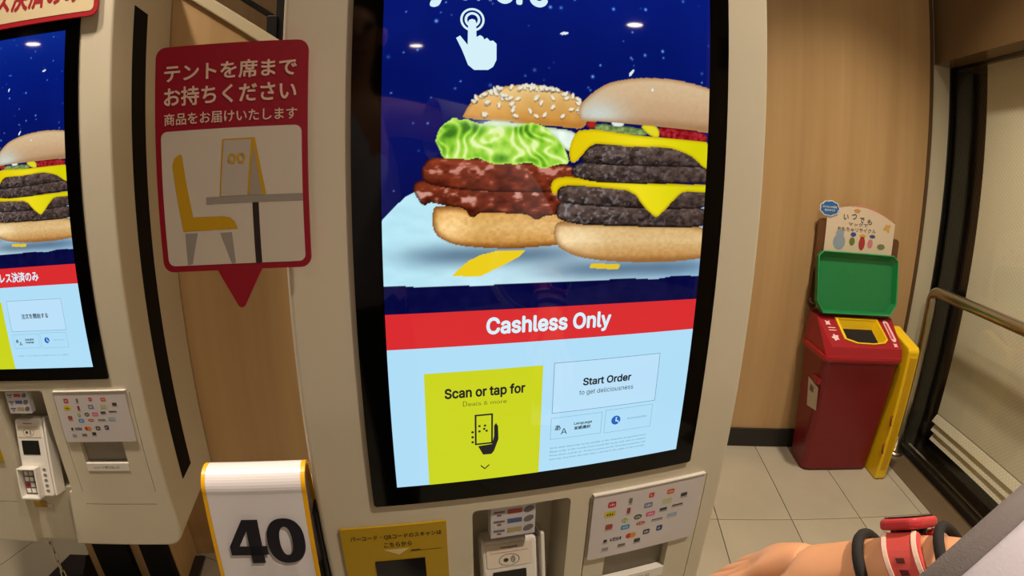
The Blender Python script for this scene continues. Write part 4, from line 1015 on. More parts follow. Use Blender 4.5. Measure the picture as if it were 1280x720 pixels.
def payment_marks(root):
    """The plate listing the accepted payments."""
    y = -0.0052
    plate = link('payment_plate', cached('pplate', lambda: MB().prism(rr(0.074, 0.6435, 0.264, 0.7700, 0.005), -0.005, 0.0).mesh('payment_plate', mat('payment_paper', (214, 208, 212), 0.35))), root)
    link('plate_edge', cached('pedge', lambda: MB().box(0.073, 0.266, -0.0065, 0.0, 0.7700, 0.7718).mesh('plate_edge', M_WHITE)), plate)
    R, K, G, B, O = (190, 40, 60), (40, 36, 44), (150, 150, 160), (40, 90, 170), (220, 130, 50)
    X0, Z1 = 0.088, 0.762
    items = [  # x, z (from the top left, metres), width, height, colour, light mark
        (0.010, 0.008, 0.013, 0.011, (196, 40, 80), 1), (0.044, 0.008, 0.006, 0.010, (120, 110, 100), 0), (0.078, 0.006, 0.009, 0.009, (206, 60, 50), 1), (0.110, 0.007, 0.013, 0.009, (220, 90, 50), 1),
        (0.006, 0.026, 0.018, 0.011, (212, 196, 30), 2), (0.043, 0.026, 0.006, 0.011, (150, 60, 60), 0), (0.072, 0.024, 0.015, 0.010, (130, 140, 180), 1), (0.105, 0.024, 0.016, 0.008, (190, 196, 150), 0), (0.137, 0.020, 0.012, 0.007, (60, 60, 70), 0),
        (0.010, 0.051, 0.012, 0.010, (170, 70, 70), 0), (0.036, 0.044, 0.012, 0.011, (150, 180, 60), 3), (0.057, 0.043, 0.014, 0.010, (60, 90, 70), 4), (0.078, 0.043, 0.016, 0.009, (220, 100, 160), 1), (0.102, 0.041, 0.013, 0.005, (60, 60, 80), 0), (0.124, 0.040, 0.020, 0.0025, (60, 50, 60), 0),
        (0.037, 0.059, 0.015, 0.009, (50, 150, 210), 1), (0.063, 0.059, 0.016, 0.007, (190, 50, 70), 4), (0.090, 0.060, 0.020, 0.003, (120, 120, 140), 0), (0.118, 0.056, 0.018, 0.007, (160, 180, 200), 0),
        (0.010, 0.081, 0.006, 0.006, K, 0), (0.078, 0.078, 0.012, 0.010, (70, 70, 90), 1), (0.102, 0.076, 0.011, 0.011, (50, 70, 130), 1),
        (0.009, 0.098, 0.011, 0.006, G, 0), (0.036, 0.097, 0.013, 0.005, (110, 100, 100), 0), (0.064, 0.093, 0.011, 0.008, (60, 60, 60), 0)]
    for i, (x, z, w, h, c, k) in enumerate(items):
        def mk(x=x, z=z, w=w, h=h, c=c, k=k):
            b = MB()
            x0, z1 = X0 + x, Z1 - z
            if k == 3:
                b.flat([(x0 + w / 2, z1 - h), (x0 + w, z1 - h / 2), (x0 + w / 2, z1), (x0, z1 - h / 2)], y)
            elif k == 4:
                b.flat(ell(x0 + w / 2, z1 - h / 2, w / 2, h / 2, 14), y)
            else:
                b.flat(rr(x0, z1 - h, x0 + w, z1, min(w, h) * 0.2, 2), y)
            if k:
                mi = 1
                for q in range(2 if w < 0.012 else 3):
                    xx = x0 + w * (0.22 + 0.22 * q)
                    b.flat(rect(xx, z1 - h * 0.68, xx + w * 0.12, z1 - h * (0.3 if q % 2 else 0.4)), y - 0.0002, mi)
            else:
                b.flat(rect(x0 - 0.001, z1 - h - 0.0022, x0 + w + 0.001, z1 - h - 0.0014), y)
            return b.mesh('payment_mark', [mat('mark_%d_%d_%d' % c, c, 0.5), M_WHITEPAPER if k != 2 else M_BLACK], fix=False)
        link('payment_mark', cached(('mark', i), mk), plate)
    text('payment_mark', 'VISA', X0 + 0.021, Z1 - 0.0875, X0 + 0.040, Z1 - 0.0805, y, mat('mark_navy', (30, 36, 100), 0.5), plate, 0.03, 0.3)
    link('payment_mark', cached('mc', lambda: MB().flat(ell(X0 + 0.053, Z1 - 0.0835, 0.0052, 0.0052, 16), y).flat(ell(X0 + 0.0605, Z1 - 0.0835, 0.0052, 0.0052, 16), y - 0.0002, 1).mesh('payment_mark', [mat('mark_red', (200, 50, 40), 0.5), mat('mark_orange', (226, 140, 50), 0.5)], fix=False)), plate)


def build_kiosk(label, M, lang):
    root = thing('self_order_kiosk', label, 'kiosk', M=M)

    def body_mesh():
        o = MB().prism(rr(-0.3062, 0.335, 0.3062, 1.80, 0.046, 6), 0.0, 0.352).obj('body', M_CREAM)
        b = o.modifiers.new('bevel', 'BEVEL')
        b.width = 0.006
        b.segments = 3
        b.limit_method = 'ANGLE'
        b.angle_limit = math.radians(50)
        cut = [MB().prism(rr(-0.102, 0.50, 0.040, 0.7725, 0.008), -0.05, 0.075).obj('cut', M_CREAM),
               MB().prism(ccw([(-0.100, 0.56), (0.036, 0.56), (0.030, 0.50), (-0.012, 0.30), (-0.142, 0.30), (-0.118, 0.48)]), -0.05, 0.022).obj('cut', M_CREAM),
               MB().prism(rr(0.107, 0.563, 0.2235, 0.6425, 0.003), -0.05, 0.045).obj('cut', M_CREAM),
               MB().prism(rr(-0.241, 0.600, -0.170, 0.7015, 0.003), -0.05, 0.05).obj('cut', M_CREAM),
               MB().box(0.067, 0.266, -0.05, 0.004, 0.4640, 0.4665).obj('cut', M_CREAM),
               MB().box(-0.266, -0.147, -0.05, 0.004, 0.4640, 0.4665).obj('cut', M_CREAM),
               MB().box(0.0695, 0.0712, -0.05, 0.004, 0.50, 0.765).obj('cut', M_CREAM),
               MB().box(0.2725, 0.2740, -0.05, 0.004, 0.50, 0.765).obj('cut', M_CREAM)]
        boolean_cut(o, cut)
        me = o.data
        bpy.data.objects.remove(o)
        return me

    link('body', cached('body', body_mesh), root)
    # dark inset strip down each side of the cabinet
    for s in (1, -1):
        link('side_strip', cached(('strip', s), lambda: MB().box(min(s * 0.3055, s * 0.3076), max(s * 0.3055, s * 0.3076), 0.105, 0.183, 0.47, 1.61).mesh('side_strip', M_BLACKMATT)), root)
    link('display_bezel', cached('bezel', lambda: MB().prism(rr(-0.2312, SB - 0.0300, 0.2312, SB + 0.7403, 0.004), -0.0045, 0.001).mesh('display_bezel', M_BEZEL)), root)
    build_screen(root, lang)
    payment_marks(root)
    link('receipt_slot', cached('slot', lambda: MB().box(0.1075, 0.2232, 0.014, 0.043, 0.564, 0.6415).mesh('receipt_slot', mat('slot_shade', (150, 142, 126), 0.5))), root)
    lab = link('slot_label', cached('slotlabel', lambda: MB().box(0.1075, 0.2232, -0.0016, 0.012, 0.563, 0.5835).mesh('slot_label', M_WHITE)), root)
    text('slot_text', 'レシート取り出し口', 0.128, 0.5695, 0.196, 0.5765, -0.0018, mat('brown_print', (110, 90, 70), 0.6), lab, 0.01)
    # yellow scanner plate
    sp = link('scanner_plate', cached('scan', lambda: MB().prism(rect(-0.2815, 0.5855, -0.1385, 0.7640), -0.0035, -0.0002).mesh('scanner_plate', mat('scanner_yellow', (188, 154, 18), 0.3))), root)
    link('scanner_window', cached('scanw', lambda: MB().prism(rect(-0.2400, 0.600, -0.1707, 0.7025), -0.0044, -0.003).mesh('scanner_window', mat('scanner_glass', (22, 22, 24), 0.1))), sp)
    K2 = mat('scanner_print', (60, 44, 14), 0.6)
    text('scanner_text', 'バーコード・QRコードのスキャンは', -0.2690, 0.7415, -0.1455, 0.7505, -0.0038, K2, sp, 0.02)
    text('scanner_text', 'こちらから', -0.2250, 0.7275, -0.1870, 0.7360, -0.0038, K2, sp, 0.02)
    link('arrow_mark', cached('arrow', lambda: MB().flat([(-0.2265, 0.7235), (-0.2060, 0.7120), (-0.1905, 0.7235)], -0.0038).mesh('arrow_mark', mat('arrow_cream', (226, 206, 140), 0.5), fix=False)), sp)
    link('line_mark', cached('line', lambda: MB().flat(rect(-0.1905, 0.7165, -0.1470, 0.7172), -0.0038).flat(rect(-0.1885, 0.7176, -0.176, 0.7194), -0.0038).mesh('line_mark', K2, fix=False)), sp)
    # card of reader marks standing in the niche
    cp = link('mark_card', cached('mcard', lambda: MB().box(-0.075, -0.010, 0.006, 0.024, 0.7130, 0.7680).mesh('mark_card', mat('card_white', (206, 204, 214), 0.5))), root)
    cols = ((176, 70, 70), (70, 90, 140), (176, 160, 110))
    for i, c in enumerate(cols):
        z = 0.7590 - i * 0.0170
        link('card_mark', cached(('cm', i), lambda: MB().flat(rect(-0.051, z - 0.004, -0.030, z + 0.004), 0.0056).flat(ell(-0.020, z, 0.008, 0.0055, 14, 0.4), 0.0056, 1).flat(rect(-0.071, z - 0.001, -0.055, z + 0.0025), 0.0056, 1).flat(rect(-0.066, z - 0.006, -0.060, z - 0.0035), 0.0056, 2).mesh('card_mark', [mat('card_%d' % i, c, 0.5), mat('card_grey', (110, 108, 112), 0.5), mat('card_dot', (150, 50, 60), 0.5)], fix=False)), cp)
    lb = link('channel_label', cached('chl', lambda: MB().box(-0.110, -0.070, 0.0195, 0.0215, 0.438, 0.456).mesh('channel_label', mat('label_ochre', (180, 140, 50), 0.5))), root)
    link('label_end', cached('chl2', lambda: MB().box(-0.070, -0.054, 0.0198, 0.0215, 0.438, 0.447).mesh('label_end', M_WHITEPAPER)), lb)
    # supports
    for x0, x1 in ((-0.085, 0.030), (0.075, 0.160)):
        link('leg', cached(('leg', x0), lambda: MB().box(x0, x1, 0.160, 0.185, 0.0, 0.336).mesh('leg', M_BLACKMATT)), root)
    link('base_plate', cached('basep', lambda: MB().prism([(-0.40, 0.06), (-0.30, 0.03), (0.20, 0.03), (0.20, 0.33), (-0.32, 0.33)], -0.012, 0.0, M=Matrix.Rotation(-PI / 2, 4, 'X')).mesh('base_plate', mat('base_steel', (44, 38, 40), 0.3))), root)
    return root


main_kiosk = build_kiosk('cream self-order kiosk whose display reads Cashless Only in English', MAINF, 'en')
left_kiosk = build_kiosk('cream self-order kiosk with Japanese display text and a chain hanging under it', LEFTF, 'jp')

# placard above the display of the Japanese kiosk
pl = thing('notice_placard', 'white placard with red border and Japanese cashless notice above a kiosk display', 'sign', M=LEFTF)
MB().prism(rr(-0.275, 1.5600, 0.275, 1.680, 0.018), -0.0125, -0.0065).obj('board', mat('placard_red', (176, 28, 40), 0.45), pl)
MB().prism(rr(-0.2655, 1.5705, 0.2655, 1.670, 0.010), -0.0130, -0.0124).obj('face', mat('placard_cream', (224, 206, 168), 0.5), pl)
text('lettering', 'キャッシュレス決済のみ', -0.245, 1.5905, 0.236, 1.648, -0.0134, mat('placard_letter', (168, 30, 44), 0.5), pl, 0.035)
MB().box(-0.2, 0.2, -0.0066, -0.0048, 1.572, 1.66).obj('mount_tape', M_WHITEPAPER, pl)


def card_reader(label, F, lean=14):
    M = F @ Matrix.Translation((-0.043, -0.024, 0.501)) @ Matrix.Rotation(math.radians(-lean), 4, 'X')
    t = thing('card_reader', label, 'card reader', M=M)
    MB().prism(rr(-0.042, 0.0, 0.042, 0.196, 0.008), 0.0, 0.04).obj('body', M_WHITE, t, bevel=0.004)
    MB().prism(rr(-0.036, 0.150, 0.034, 0.190, 0.004), -0.0012, 0.001).obj('name_plate', mat('reader_cream', (226, 216, 202), 0.4), t)
    text('name_text', 'Panasonic', -0.014, 0.1825, 0.012, 0.1862, -0.0016, M_GREYDARK, t, 0.02)
    MB().flat(rect(-0.032, 0.1755, 0.028, 0.1763), -0.0016).obj('line_mark', mat('reader_red', (200, 120, 100), 0.5), t, fix=False)
    b = MB()
    for r in (0.004, 0.0065, 0.009):
        n = 10
        ps = [(-0.003 + q * math.cos(-0.8 + 1.6 * i / n), 0.162 + q * math.sin(-0.8 + 1.6 * i / n)) for q in (r, r + 0.0011) for i in range(n + 1)]
        b.add([(x, -0.0016, z) for x, z in ps], [(i, i + 1, n + 2 + i, n + 1 + i) for i in range(n)])
    b.flat(ell(-0.007, 0.162, 0.004, 0.0035, 10), -0.0016)
    n = 28
    ps = [(-0.002 + q * 0.016 * math.cos(2 * PI * i / n), 0.162 + q * 0.0105 * math.sin(2 * PI * i / n)) for q in (1, 0.94) for i in range(n)]
    b.add([(x, -0.0016, z) for x, z in ps], [(i, (i + 1) % n, n + (i + 1) % n, n + i) for i in range(n)])
    b.obj('contactless_mark', M_GREYDARK, t, fix=False)
    MB().prism(rr(-0.028, 0.107, 0.024, 0.142, 0.002), -0.0012, 0.001).obj('screen', mat('reader_lcd', (34, 36, 32), 0.2), t)
    h = MB()
    h.box(-0.043, -0.039, -0.026, 0.0, 0.0, 0.078).box(0.011, 0.015, -0.026, 0.0, 0.0, 0.078)
    h.box(-0.043, 0.015, -0.026, 0.0, 0.074, 0.078).box(-0.043, 0.015, -0.026, 0.0, 0.0, 0.006)
    h.obj('key_hood', M_WHITE, t, bevel=0.002)
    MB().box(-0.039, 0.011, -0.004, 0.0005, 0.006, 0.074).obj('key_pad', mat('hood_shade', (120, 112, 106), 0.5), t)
    for i in range(4):
        for j in range(3):
            MB().box(-0.034 + j * 0.015, -0.023 + j * 0.015, -0.0060, -0.0035, 0.012 + i * 0.0145, 0.022 + i * 0.0145).obj('key', M_WHITE if not (i == 1 and j == 0) else mat('key_red', (170, 30, 40), 0.4), t)
    for i in range(5):
        b = MB()
        b.flat(ell(0.0265, 0.016 + i * 0.0135, 0.0055, 0.0034, 12), -0.0014)
        b.obj('side_key', mat('side_key_grey', (120, 112, 108), 0.5), t, fix=False)
    MB().prism(rr(0.0475, 0.005, 0.0535, 0.200, 0.002), -0.004, 0.038).obj('swipe_guide', M_WHITE, t, bevel=0.0015)
    MB().box(0.040, 0.050, 0.010, 0.036, 0.012, 0.188).obj('guide_bridge', mat('reader_grey', (190, 180, 168), 0.4), t)
    MB().box(-0.020, 0.020, 0.034, 0.080, 0.075, 0.115).obj('mount_arm', M_GREYDARK, t)
    return t


card_reader('white card reader with keypad hood on the Japanese kiosk', LEFTF)
card_reader('white card reader with contactless mark below the English display', MAINF)

# chain under the Japanese kiosk
CH = thing('hanging_chain', 'thin steel chain hanging from the underside of the Japanese kiosk', 'chain', M=LEFTF @ Matrix.Translation((-0.125, 0.035, 0.337)))
n = 20
base = [(0.0060 * math.cos(a), 0, (0.0130 if math.sin(a) > 0 else -0.0130) + 0.0060 * math.sin(a)) for a in [2 * PI * (i + 0.5) / n for i in range(n)]]
link_me = MB().tube(base, 0.0021, 6, closed=True).mesh('chain_link', M_STEEL, True)
for i in range(9):
    o = link('chain_link', link_me, CH, loc=(-0.0012 * i, 0, -0.014 - i * 0.0335))
    o.rotation_euler = (0, 0.04, 0.35 if i % 2 == 0 else 0.35 + PI / 2)

# ------------------------------------------------------------------ red map-pin sign
sg = thing('pin_sign', 'red map-pin shaped sign showing a yellow chair and table tent', 'sign', M=MAINF)
ys = -0.020
poly = rr(-0.4385, 1.117, -0.2745, 1.3515, 0.011)
bot = [(-0.328, 1.117), (-0.3505, 1.0775), (-0.354, 1.0755), (-0.3575, 1.0775), (-0.377, 1.117)]
pts = poly + bot[::-1]        # the pin point joins the lower edge
MB().prism(ccw(pts), ys, ys + 0.004).obj('board', mat('sign_red', (148, 10, 36), 0.4), sg)
M_SIGNW = mat('sign_white', (206, 196, 184), 0.5)
MB().prism(rr(-0.4320, 1.1235, -0.2805, 1.2635, 0.007), ys - 0.0004, ys).obj('picture_panel', M_SIGNW, sg)
yt = ys - 0.0006
M_SL = mat('sign_letter', (226, 190, 176), 0.5)
text('lettering', 'テントを席まで', -0.4280, 1.3140, -0.2860, 1.3330, yt, M_SL, sg, 0.022)
text('lettering', 'お持ちください', -0.4280, 1.2890, -0.2860, 1.3090, yt, M_SL, sg, 0.022)
text('lettering', '商品をお届けいたします', -0.4280, 1.2695, -0.2850, 1.2820, yt, M_SL, sg, 0.014)


def sgp(pts, name, m, dy=0.0):
    MB().flat(ccw(pts), ys - 0.0006 - dy).obj(name, m, sg, fix=False)


M_SY, M_SG, M_SK = mat('sign_yellow', (196, 152, 10), 0.5), mat('sign_grey', (150, 144, 138), 0.5), mat('sign_dark', (40, 28, 28), 0.5)
sgp([(-0.42, 1.2282), (-0.4176, 1.2352), (-0.4127, 1.2387), (-0.4095, 1.2395), (-0.4085, 1.2371), (-0.4045, 1.2056), (-0.3995, 1.1739), (-0.3662, 1.1737), (-0.3590, 1.1722), (-0.3540, 1.1680), (-0.351, 1.16), (-0.4119, 1.1594), (-0.4168, 1.1991)], 'chair_picture', M_SY)
for q in ([(-0.4099, 1.1574), (-0.3956, 1.1572), (-0.4045, 1.125), (-0.41, 1.124)], [(-0.3705, 1.1565), (-0.3577, 1.1566), (-0.3559, 1.1242), (-0.3603, 1.1241)]):
    sgp(q, 'chair_leg_picture', M_SG)
sgp([(-0.3838, 1.1938), (-0.2805, 1.1938), (-0.2805, 1.1864), (-0.3838, 1.1864)], 'table_picture', M_SG)
sgp([(-0.3338, 1.1864), (-0.3271, 1.1864), (-0.3271, 1.1236), (-0.3338, 1.1236)], 'table_leg_picture', M_SK)
sgp([(-0.3640, 1.2522), (-0.3292, 1.2525), (-0.3186, 1.1942), (-0.3690, 1.1938)], 'tent_picture', M_SY)
sgp([(-0.3620, 1.2508), (-0.3330, 1.2508), (-0.3390, 1.1942), (-0.3675, 1.1942)], 'tent_picture_face', mat('sign_pale_grey', (186, 176, 166), 0.5), 0.0002)
sgp([(-0.3305, 1.2440), (-0.3230, 1.1942), (-0.3370, 1.1942)], 'tent_picture_side', mat('sign_mid_grey', (160, 150, 138), 0.5), 0.0002)
text('lettering', '00', -0.3580, 1.2270, -0.3395, 1.2375, ys - 0.0012, M_SY, sg, 0.02)
MB().box(-0.3055, -0.285, ys + 0.004, 0.0, 1.18, 1.30).obj('mounting_pad', M_GREYDARK, sg)

# ------------------------------------------------------------------ numbered table tents on a rack at the kiosk's side
M_TENTW = mat('tent_white', (226, 222, 228), 0.3, coat=0.3)
M_TENTY = mat('tent_yellow_edge', (236, 176, 10), 0.35)


def tent_profile(r, drop, lean, n=22):
    """(y, z) path of the sheet, from the front foot over the rounded top to the back foot."""
    out = [(-r - lean * drop, -drop), (-r - lean * drop * 0.5, -drop * 0.5), (-r, -0.001)]
    out += [(-r * math.cos(PI * i / n), r * 1.0 * math.sin(PI * i / n)) for i in range(n + 1)]
    out += [(r + lean * drop * 0.5, -drop * 0.5), (r + lean * drop, -drop)]
    return out


def number_tent(label, x0, x1, yc, zt, number, r=0.026, drop=0.24, lean=0.16, turn=0.0):
    t = thing('number_tent', label, 'table tent', M=MAINF @ Matrix.Translation(((x0 + x1) / 2, yc, zt - r)) @ rotz(turn), group=None)
    w = (x1 - x0) / 2
    prof = tent_profile(r, drop, lean)
    path = [(0, y, z) for y, z in prof]
    MB().strip(path, w - 0.005, (1, 0, 0), 0.0022).obj('sheet', M_TENTW, t, smooth=False)
    for s in (-1, 1):
        MB().strip([(s * (w - 0.0027), y, z) for y, z in prof], 0.0027, (1, 0, 0), 0.0046).obj('edge_strip', M_TENTY, t)
    if number:
        # lettering on the front leaf, tilted with it
        a = math.atan(lean)
        F = Matrix.Translation((0, -r - 0.0032, 0)) @ Matrix.Rotation(-a, 4, 'X')
        text('number', number, -0.0435, -0.099, 0.0560, -0.033, 0.0, mat('number_black', (22, 22, 34), 0.4), t, 0.0, M=F)
    return t


number_tent('front white table tent with yellow edges and the number 40', -0.4445, -0.3115, 0.004, 0.868, '\u2463\u24ea')
number_tent('plain white table tent nested close behind the one numbered 40', -0.4375, -0.3085, 0.058, 0.812, None, r=0.020, drop=0.20, lean=0.13)
number_tent('rearmost white table tent nearest the wooden wall', -0.4375, -0.3085, 0.110, 0.770, None, r=0.018, drop=0.17, lean=0.13)
rk = thing('tent_rack', 'black steel rack holding the table tents beside the kiosk', 'rack', M=MAINF @ Matrix.Translation((-0.375, 0.06, 0)))
MB().box(0.060, 0.0675, -0.055, 0.10, 0.50, 0.79).obj('mounting_plate', M_BLACK, rk, bevel=0.002)
MB().box(-0.066, 0.060, -0.11, 0.11, 0.558, 0.566).obj('shelf', M_BLACK, rk, bevel=0.002)
for yy in (-0.056, -0.002, 0.050):
    MB().box(-0.055, 0.060, yy - 0.004, yy + 0.004, 0.566, 0.70).obj('upright', M_BLACK, rk)

# ------------------------------------------------------------------ toy recycling bin by the wall
def loft(levels, caps=(True, True), n=4):
    b = MB()
    rings = []
    for x0, x1, y0, y1, z, r in levels:
        rings.append([(p[0], p[1], z) for p in rr(x0, y0, x1, y1, r, n)])
    m = len(rings[0])
    vs = [p for q in rings for p in q]
    fs = []
    for i in range(len(rings) - 1):
        for j in range(m):
            fs.append((i * m + j, i * m + (j + 1) % m, (i + 1) * m + (j + 1) % m, (i + 1) * m + j))
    if caps[0]:
        fs.append(tuple(range(m - 1, -1, -1)))
    if caps[1]:
        fs.append(tuple(range(len(vs) - m, len(vs))))
    return b.add(vs, fs)


M_BIN = mat('bin_red', (122, 16, 26), 0.36, bump=0.05, bump_scale=500)
M_LID = mat('bin_lid_red', (158, 28, 38), 0.35)
bn = thing('toy_recycling_bin', 'red plastic recycling bin with a yellow-rimmed opening by the wooden wall', 'bin', (1.2, 1.40, 0))
R = Matrix.Translation((-1.2, -1.40, 0))


def bo(b, name, m, parent=None, **k):
    b.v = [(x - 1.2, y - 1.40, z) for x, y, z in b.v]
    return b.obj(name, m, parent or bn, **k)


bo(loft([(1.062, 1.378, 1.347, 1.503, 0.0, 0.03), (1.050, 1.387, 1.335, 1.515, 0.010, 0.035), (1.008, 1.374, 1.279, 1.522, 0.548, 0.03)]), 'body', M_BIN, smooth=False)
bo(loft([(0.999, 1.381, 1.268, 1.530, 0.545, 0.030), (0.997, 1.383, 1.266, 1.532, 0.556, 0.030), (0.999, 1.381, 1.268, 1.530, 0.567, 0.030)]), 'rim', M_LID)
# hood: four-sided, with a sloping top that holds the opening
OPEN = [(1.0975, 1.426, 0.6845), (1.303, 1.426, 0.6839), (1.3145, 1.3281, 0.6251), (1.295, 1.312, 0.6156), (1.2395, 1.3043, 0.611), (1.1584, 1.3062, 0.6124), (1.1065, 1.3246, 0.6236)]
QT = [(1.035, 1.288, 0.603), (1.372, 1.288, 0.602), (1.388, 1.44, 0.6925), (1.014, 1.44, 0.6925)]
pa = Vector(QT[0])
pn = (Vector(QT[1]) - pa).cross(Vector(QT[3]) - pa).normalized()


def on_hood(x, y, h=0.0):
    z = pa.z - (pn.x * (x - pa.x) + pn.y * (y - pa.y)) / pn.z
    return Vector((x, y, z)) + pn * h


QB = [(1.010, 1.277, 0.567), (1.374, 1.277, 0.567), (1.376, 1.522, 0.567), (1.006, 1.522, 0.567)]
QR = [(1.014, 1.515, 0.6925), (1.388, 1.515, 0.6925)]
hood = MB()
vs = QB + QT + [QR[1], QR[0]]
hood.add(vs, [(0, 1, 5, 4), (1, 2, 8, 6, 5), (2, 3, 9, 8), (3, 0, 4, 7, 9), (6, 8, 9, 7)])
hc = [on_hood(p[0], p[1]) for p in OPEN]
outer = [on_hood(*QT[3][:2]), on_hood(*QT[2][:2]), on_hood(*QT[1][:2]), on_hood(*QT[0][:2])]
vs = outer + hc      # sloping top as a ring of faces around the opening
hood.add(vs, [(0, 4, 5, 1), (1, 5, 6, 2), (2, 6, 7), (2, 7, 8), (2, 8, 9, 3), (3, 9, 10), (3, 10, 4, 0)])
ho = bo(hood, 'hood', M_LID)
cx = sum(p.x for p in hc) / 7
cy = sum(p.y for p in hc) / 7
# yellow ring and funnel
ring = MB()
k = 7


def shrink(s, h, dz=0.0):
    return [on_hood(cx + (p.x - cx) * s, cy + (p.y - cy) * s, h) + Vector((0, 0, dz)) for p in hc]


lv = [shrink(1.03, 0.0), shrink(1.03, 0.006), shrink(0.93, 0.007), shrink(0.90, 0.0), [p + Vector((-0.010, 0.0, -0.034)) for p in shrink(0.86, 0.0)]]
vs = [p for q in lv for p in q]
ring.add(vs, [(i * k + j, i * k + (j + 1) % k, (i + 1) * k + (j + 1) % k, (i + 1) * k + j) for i in range(4) for j in range(k)])
bo(ring, 'opening_rim', M_YELLOW, fix=True)
hole = MB().add([p + Vector((-0.010, 0, -0.033)) for p in shrink(0.88, 0.0)], [tuple(range(k))])  # near-black sheet paints the shade below the opening
bo(hole, 'opening_shade', mat('bin_shade', (18, 8, 8), 0.9))
M_DECAL = mat('decal_pink_white', (236, 196, 196), 0.5)


def decal(pts, name, m, h=0.0012):
    bo(MB().add([on_hood(x, y, h) for x, y in pts], [tuple(range(len(pts)))]), name, m, fix=False)


def star(x, y, r, s, n=6):
    return [(x + r * (1 if i % 2 else s) * math.cos(PI * i / n), y + r * 0.9 * (1 if i % 2 else s) * math.sin(PI * i / n)) for i in range(2 * n)]


decal(star(1.053, 1.402, 0.017, 0.5, 4), 'toy_decal', M_DECAL)
decal(star(1.066, 1.332, 0.020, 0.6, 5), 'toy_decal', M_DECAL)
for i in range(2):
    y = 1.377 - i * 0.012
    decal([(1.047, y), (1.082, y), (1.082, y + 0.004), (1.047, y + 0.004)], 'text_decal', M_DECAL)
pl2 = []
for cxx, cyy, a0 in ((1.345, 1.415, 0), (1.351, 1.335, PI)):
    pl2 += [(cxx + 0.013 * math.cos(a0 + PI * i / 8), cyy + 0.013 * math.sin(a0 + PI * i / 8)) for i in range(9)]
decal(pl2, 'pill_decal', M_DECAL)
decal([(1.3415, 1.335), (1.3535, 1.335), (1.3495, 1.415), (1.3385, 1.415)], 'pill_text', mat('decal_red', (190, 80, 84), 0.5), 0.0018)
decal(star(1.348, 1.306, 0.014, 0.5, 4), 'toy_decal', M_DECAL)
# side label, handle boss
def left_side(y, z, o=0.0):
    t = z / 0.548
    return (1.050 - 0.042 * t - o, y, z)
lab = MB().add([left_side(1.415, 0.425, 0.0015), left_side(1.300, 0.419, 0.0015), left_side(1.292, 0.320, 0.0015), left_side(1.392, 0.300, 0.0015), ], [(0, 1, 2, 3)])
bo(lab, 'side_label', mat('label_white', (208, 200, 190), 0.5), fix=False)
lab = MB().add([left_side(1.385, 0.405, 0.002), left_side(1.345, 0.402, 0.002), left_side(1.345, 0.376, 0.002), left_side(1.385, 0.374, 0.002)], [(0, 1, 2, 3)])
bo(lab, 'label_print', mat('label_grey', (110, 104, 104), 0.6), fix=False)
bo(MB().box(1.004, 1.030, 1.30, 1.36, 0.432, 0.462), 'handle_boss', M_LID, bevel=0.008)

# yellow lid standing on its edge against the bin
yl = thing('yellow_lid', 'bright yellow plastic lid stood on edge beside the red bin', 'lid', (1.416, 1.3, 0))
prof = [(-0.050, 0.006), (-0.040, 0.0), (0.10, 0.0), (0.17, 0.64), (0.14, 0.662), (0.08, 0.646), (-0.035, 0.620), (-0.048, 0.605)]
MB().prism(prof, -0.028, 0.028, M=Matrix(((0, 1, 0, 0), (1, 0, 0, 0), (0, 0, 1, 0), (0, 0, 0, 1)))).obj('shell', M_YELLOW, yl, bevel=0.008, seg=3)
MB().box(-0.016, 0.016, -0.0515, -0.047, 0.05, 0.58).obj('edge_groove', mat('yellow_deep', (206, 160, 10), 0.4), yl, bevel=0.002)
for z in (0.31, 0.175):
    MB().tube([(-0.028, -0.040, z), (-0.040, -0.052, z + 0.004), (-0.036, -0.054, z - 0.030), (-0.030, -0.050, z - 0.038)], 0.004, 6).obj('clip', mat('clip_brown', (120, 50, 24), 0.5), yl, smooth=True)

# green tray leaning on the bin's hood
gt = thing('green_tray', 'shallow green plastic tray standing upright on top of the red bin', 'tray', M=Matrix.Translation((1.196, 1.437, 0.7)) @ Matrix.Rotation(math.radians(-13), 4, 'X'))
M_GREEN = mat('tray_green', (24, 122, 66), 0.35, bump=0.08, bump_scale=700)
M_GREEN2 = mat('tray_green_rim', (40, 150, 88), 0.3)


def octa(w, z0, z1, c, wb):
    return [(-wb, z0), (wb, z0), (w, z0 + c), (w, z1 - 0.02), (w - 0.022, z1), (-w + 0.022, z1), (-w, z1 - 0.02), (-w, z0 + c)]


O1, O2 = octa(0.198, 0.004, 0.262, 0.05, 0.168), octa(0.180, 0.018, 0.238, 0.04, 0.155)
MB().prism(O1, 0.0, 0.006).obj('plate', M_GREEN, gt)
fr_ = MB()
v = [(x, y, z) for y, P_ in ((0.0, O1), (-0.022, O1), (-0.022, [(x * 0.975, z * 0.985 + 0.002) for x, z in O1]), (0.0, O2)) for x, z in P_]
m = 8
fr_.add(v, [(i * m + j, i * m + (j + 1) % m, (i + 1) * m + (j + 1) % m, (i + 1) * m + j) for i in range(3) for j in range(m)])
fr_.obj('raised_rim', M_GREEN, gt)
lip = [(x * 0.99, -0.0225, z * 0.992 + 0.001) for x, z in O1]
MB().tube(lip, 0.0035, 8, closed=True).obj('lip', M_GREEN2, gt, smooth=True)
MB().tube([(-0.17, 0.006, 0.03), (-0.215, 0.004, 0.045), (-0.222, -0.004, 0.062)], 0.0018, 6).obj('wire_hinge', M_STEEL, gt, smooth=True)

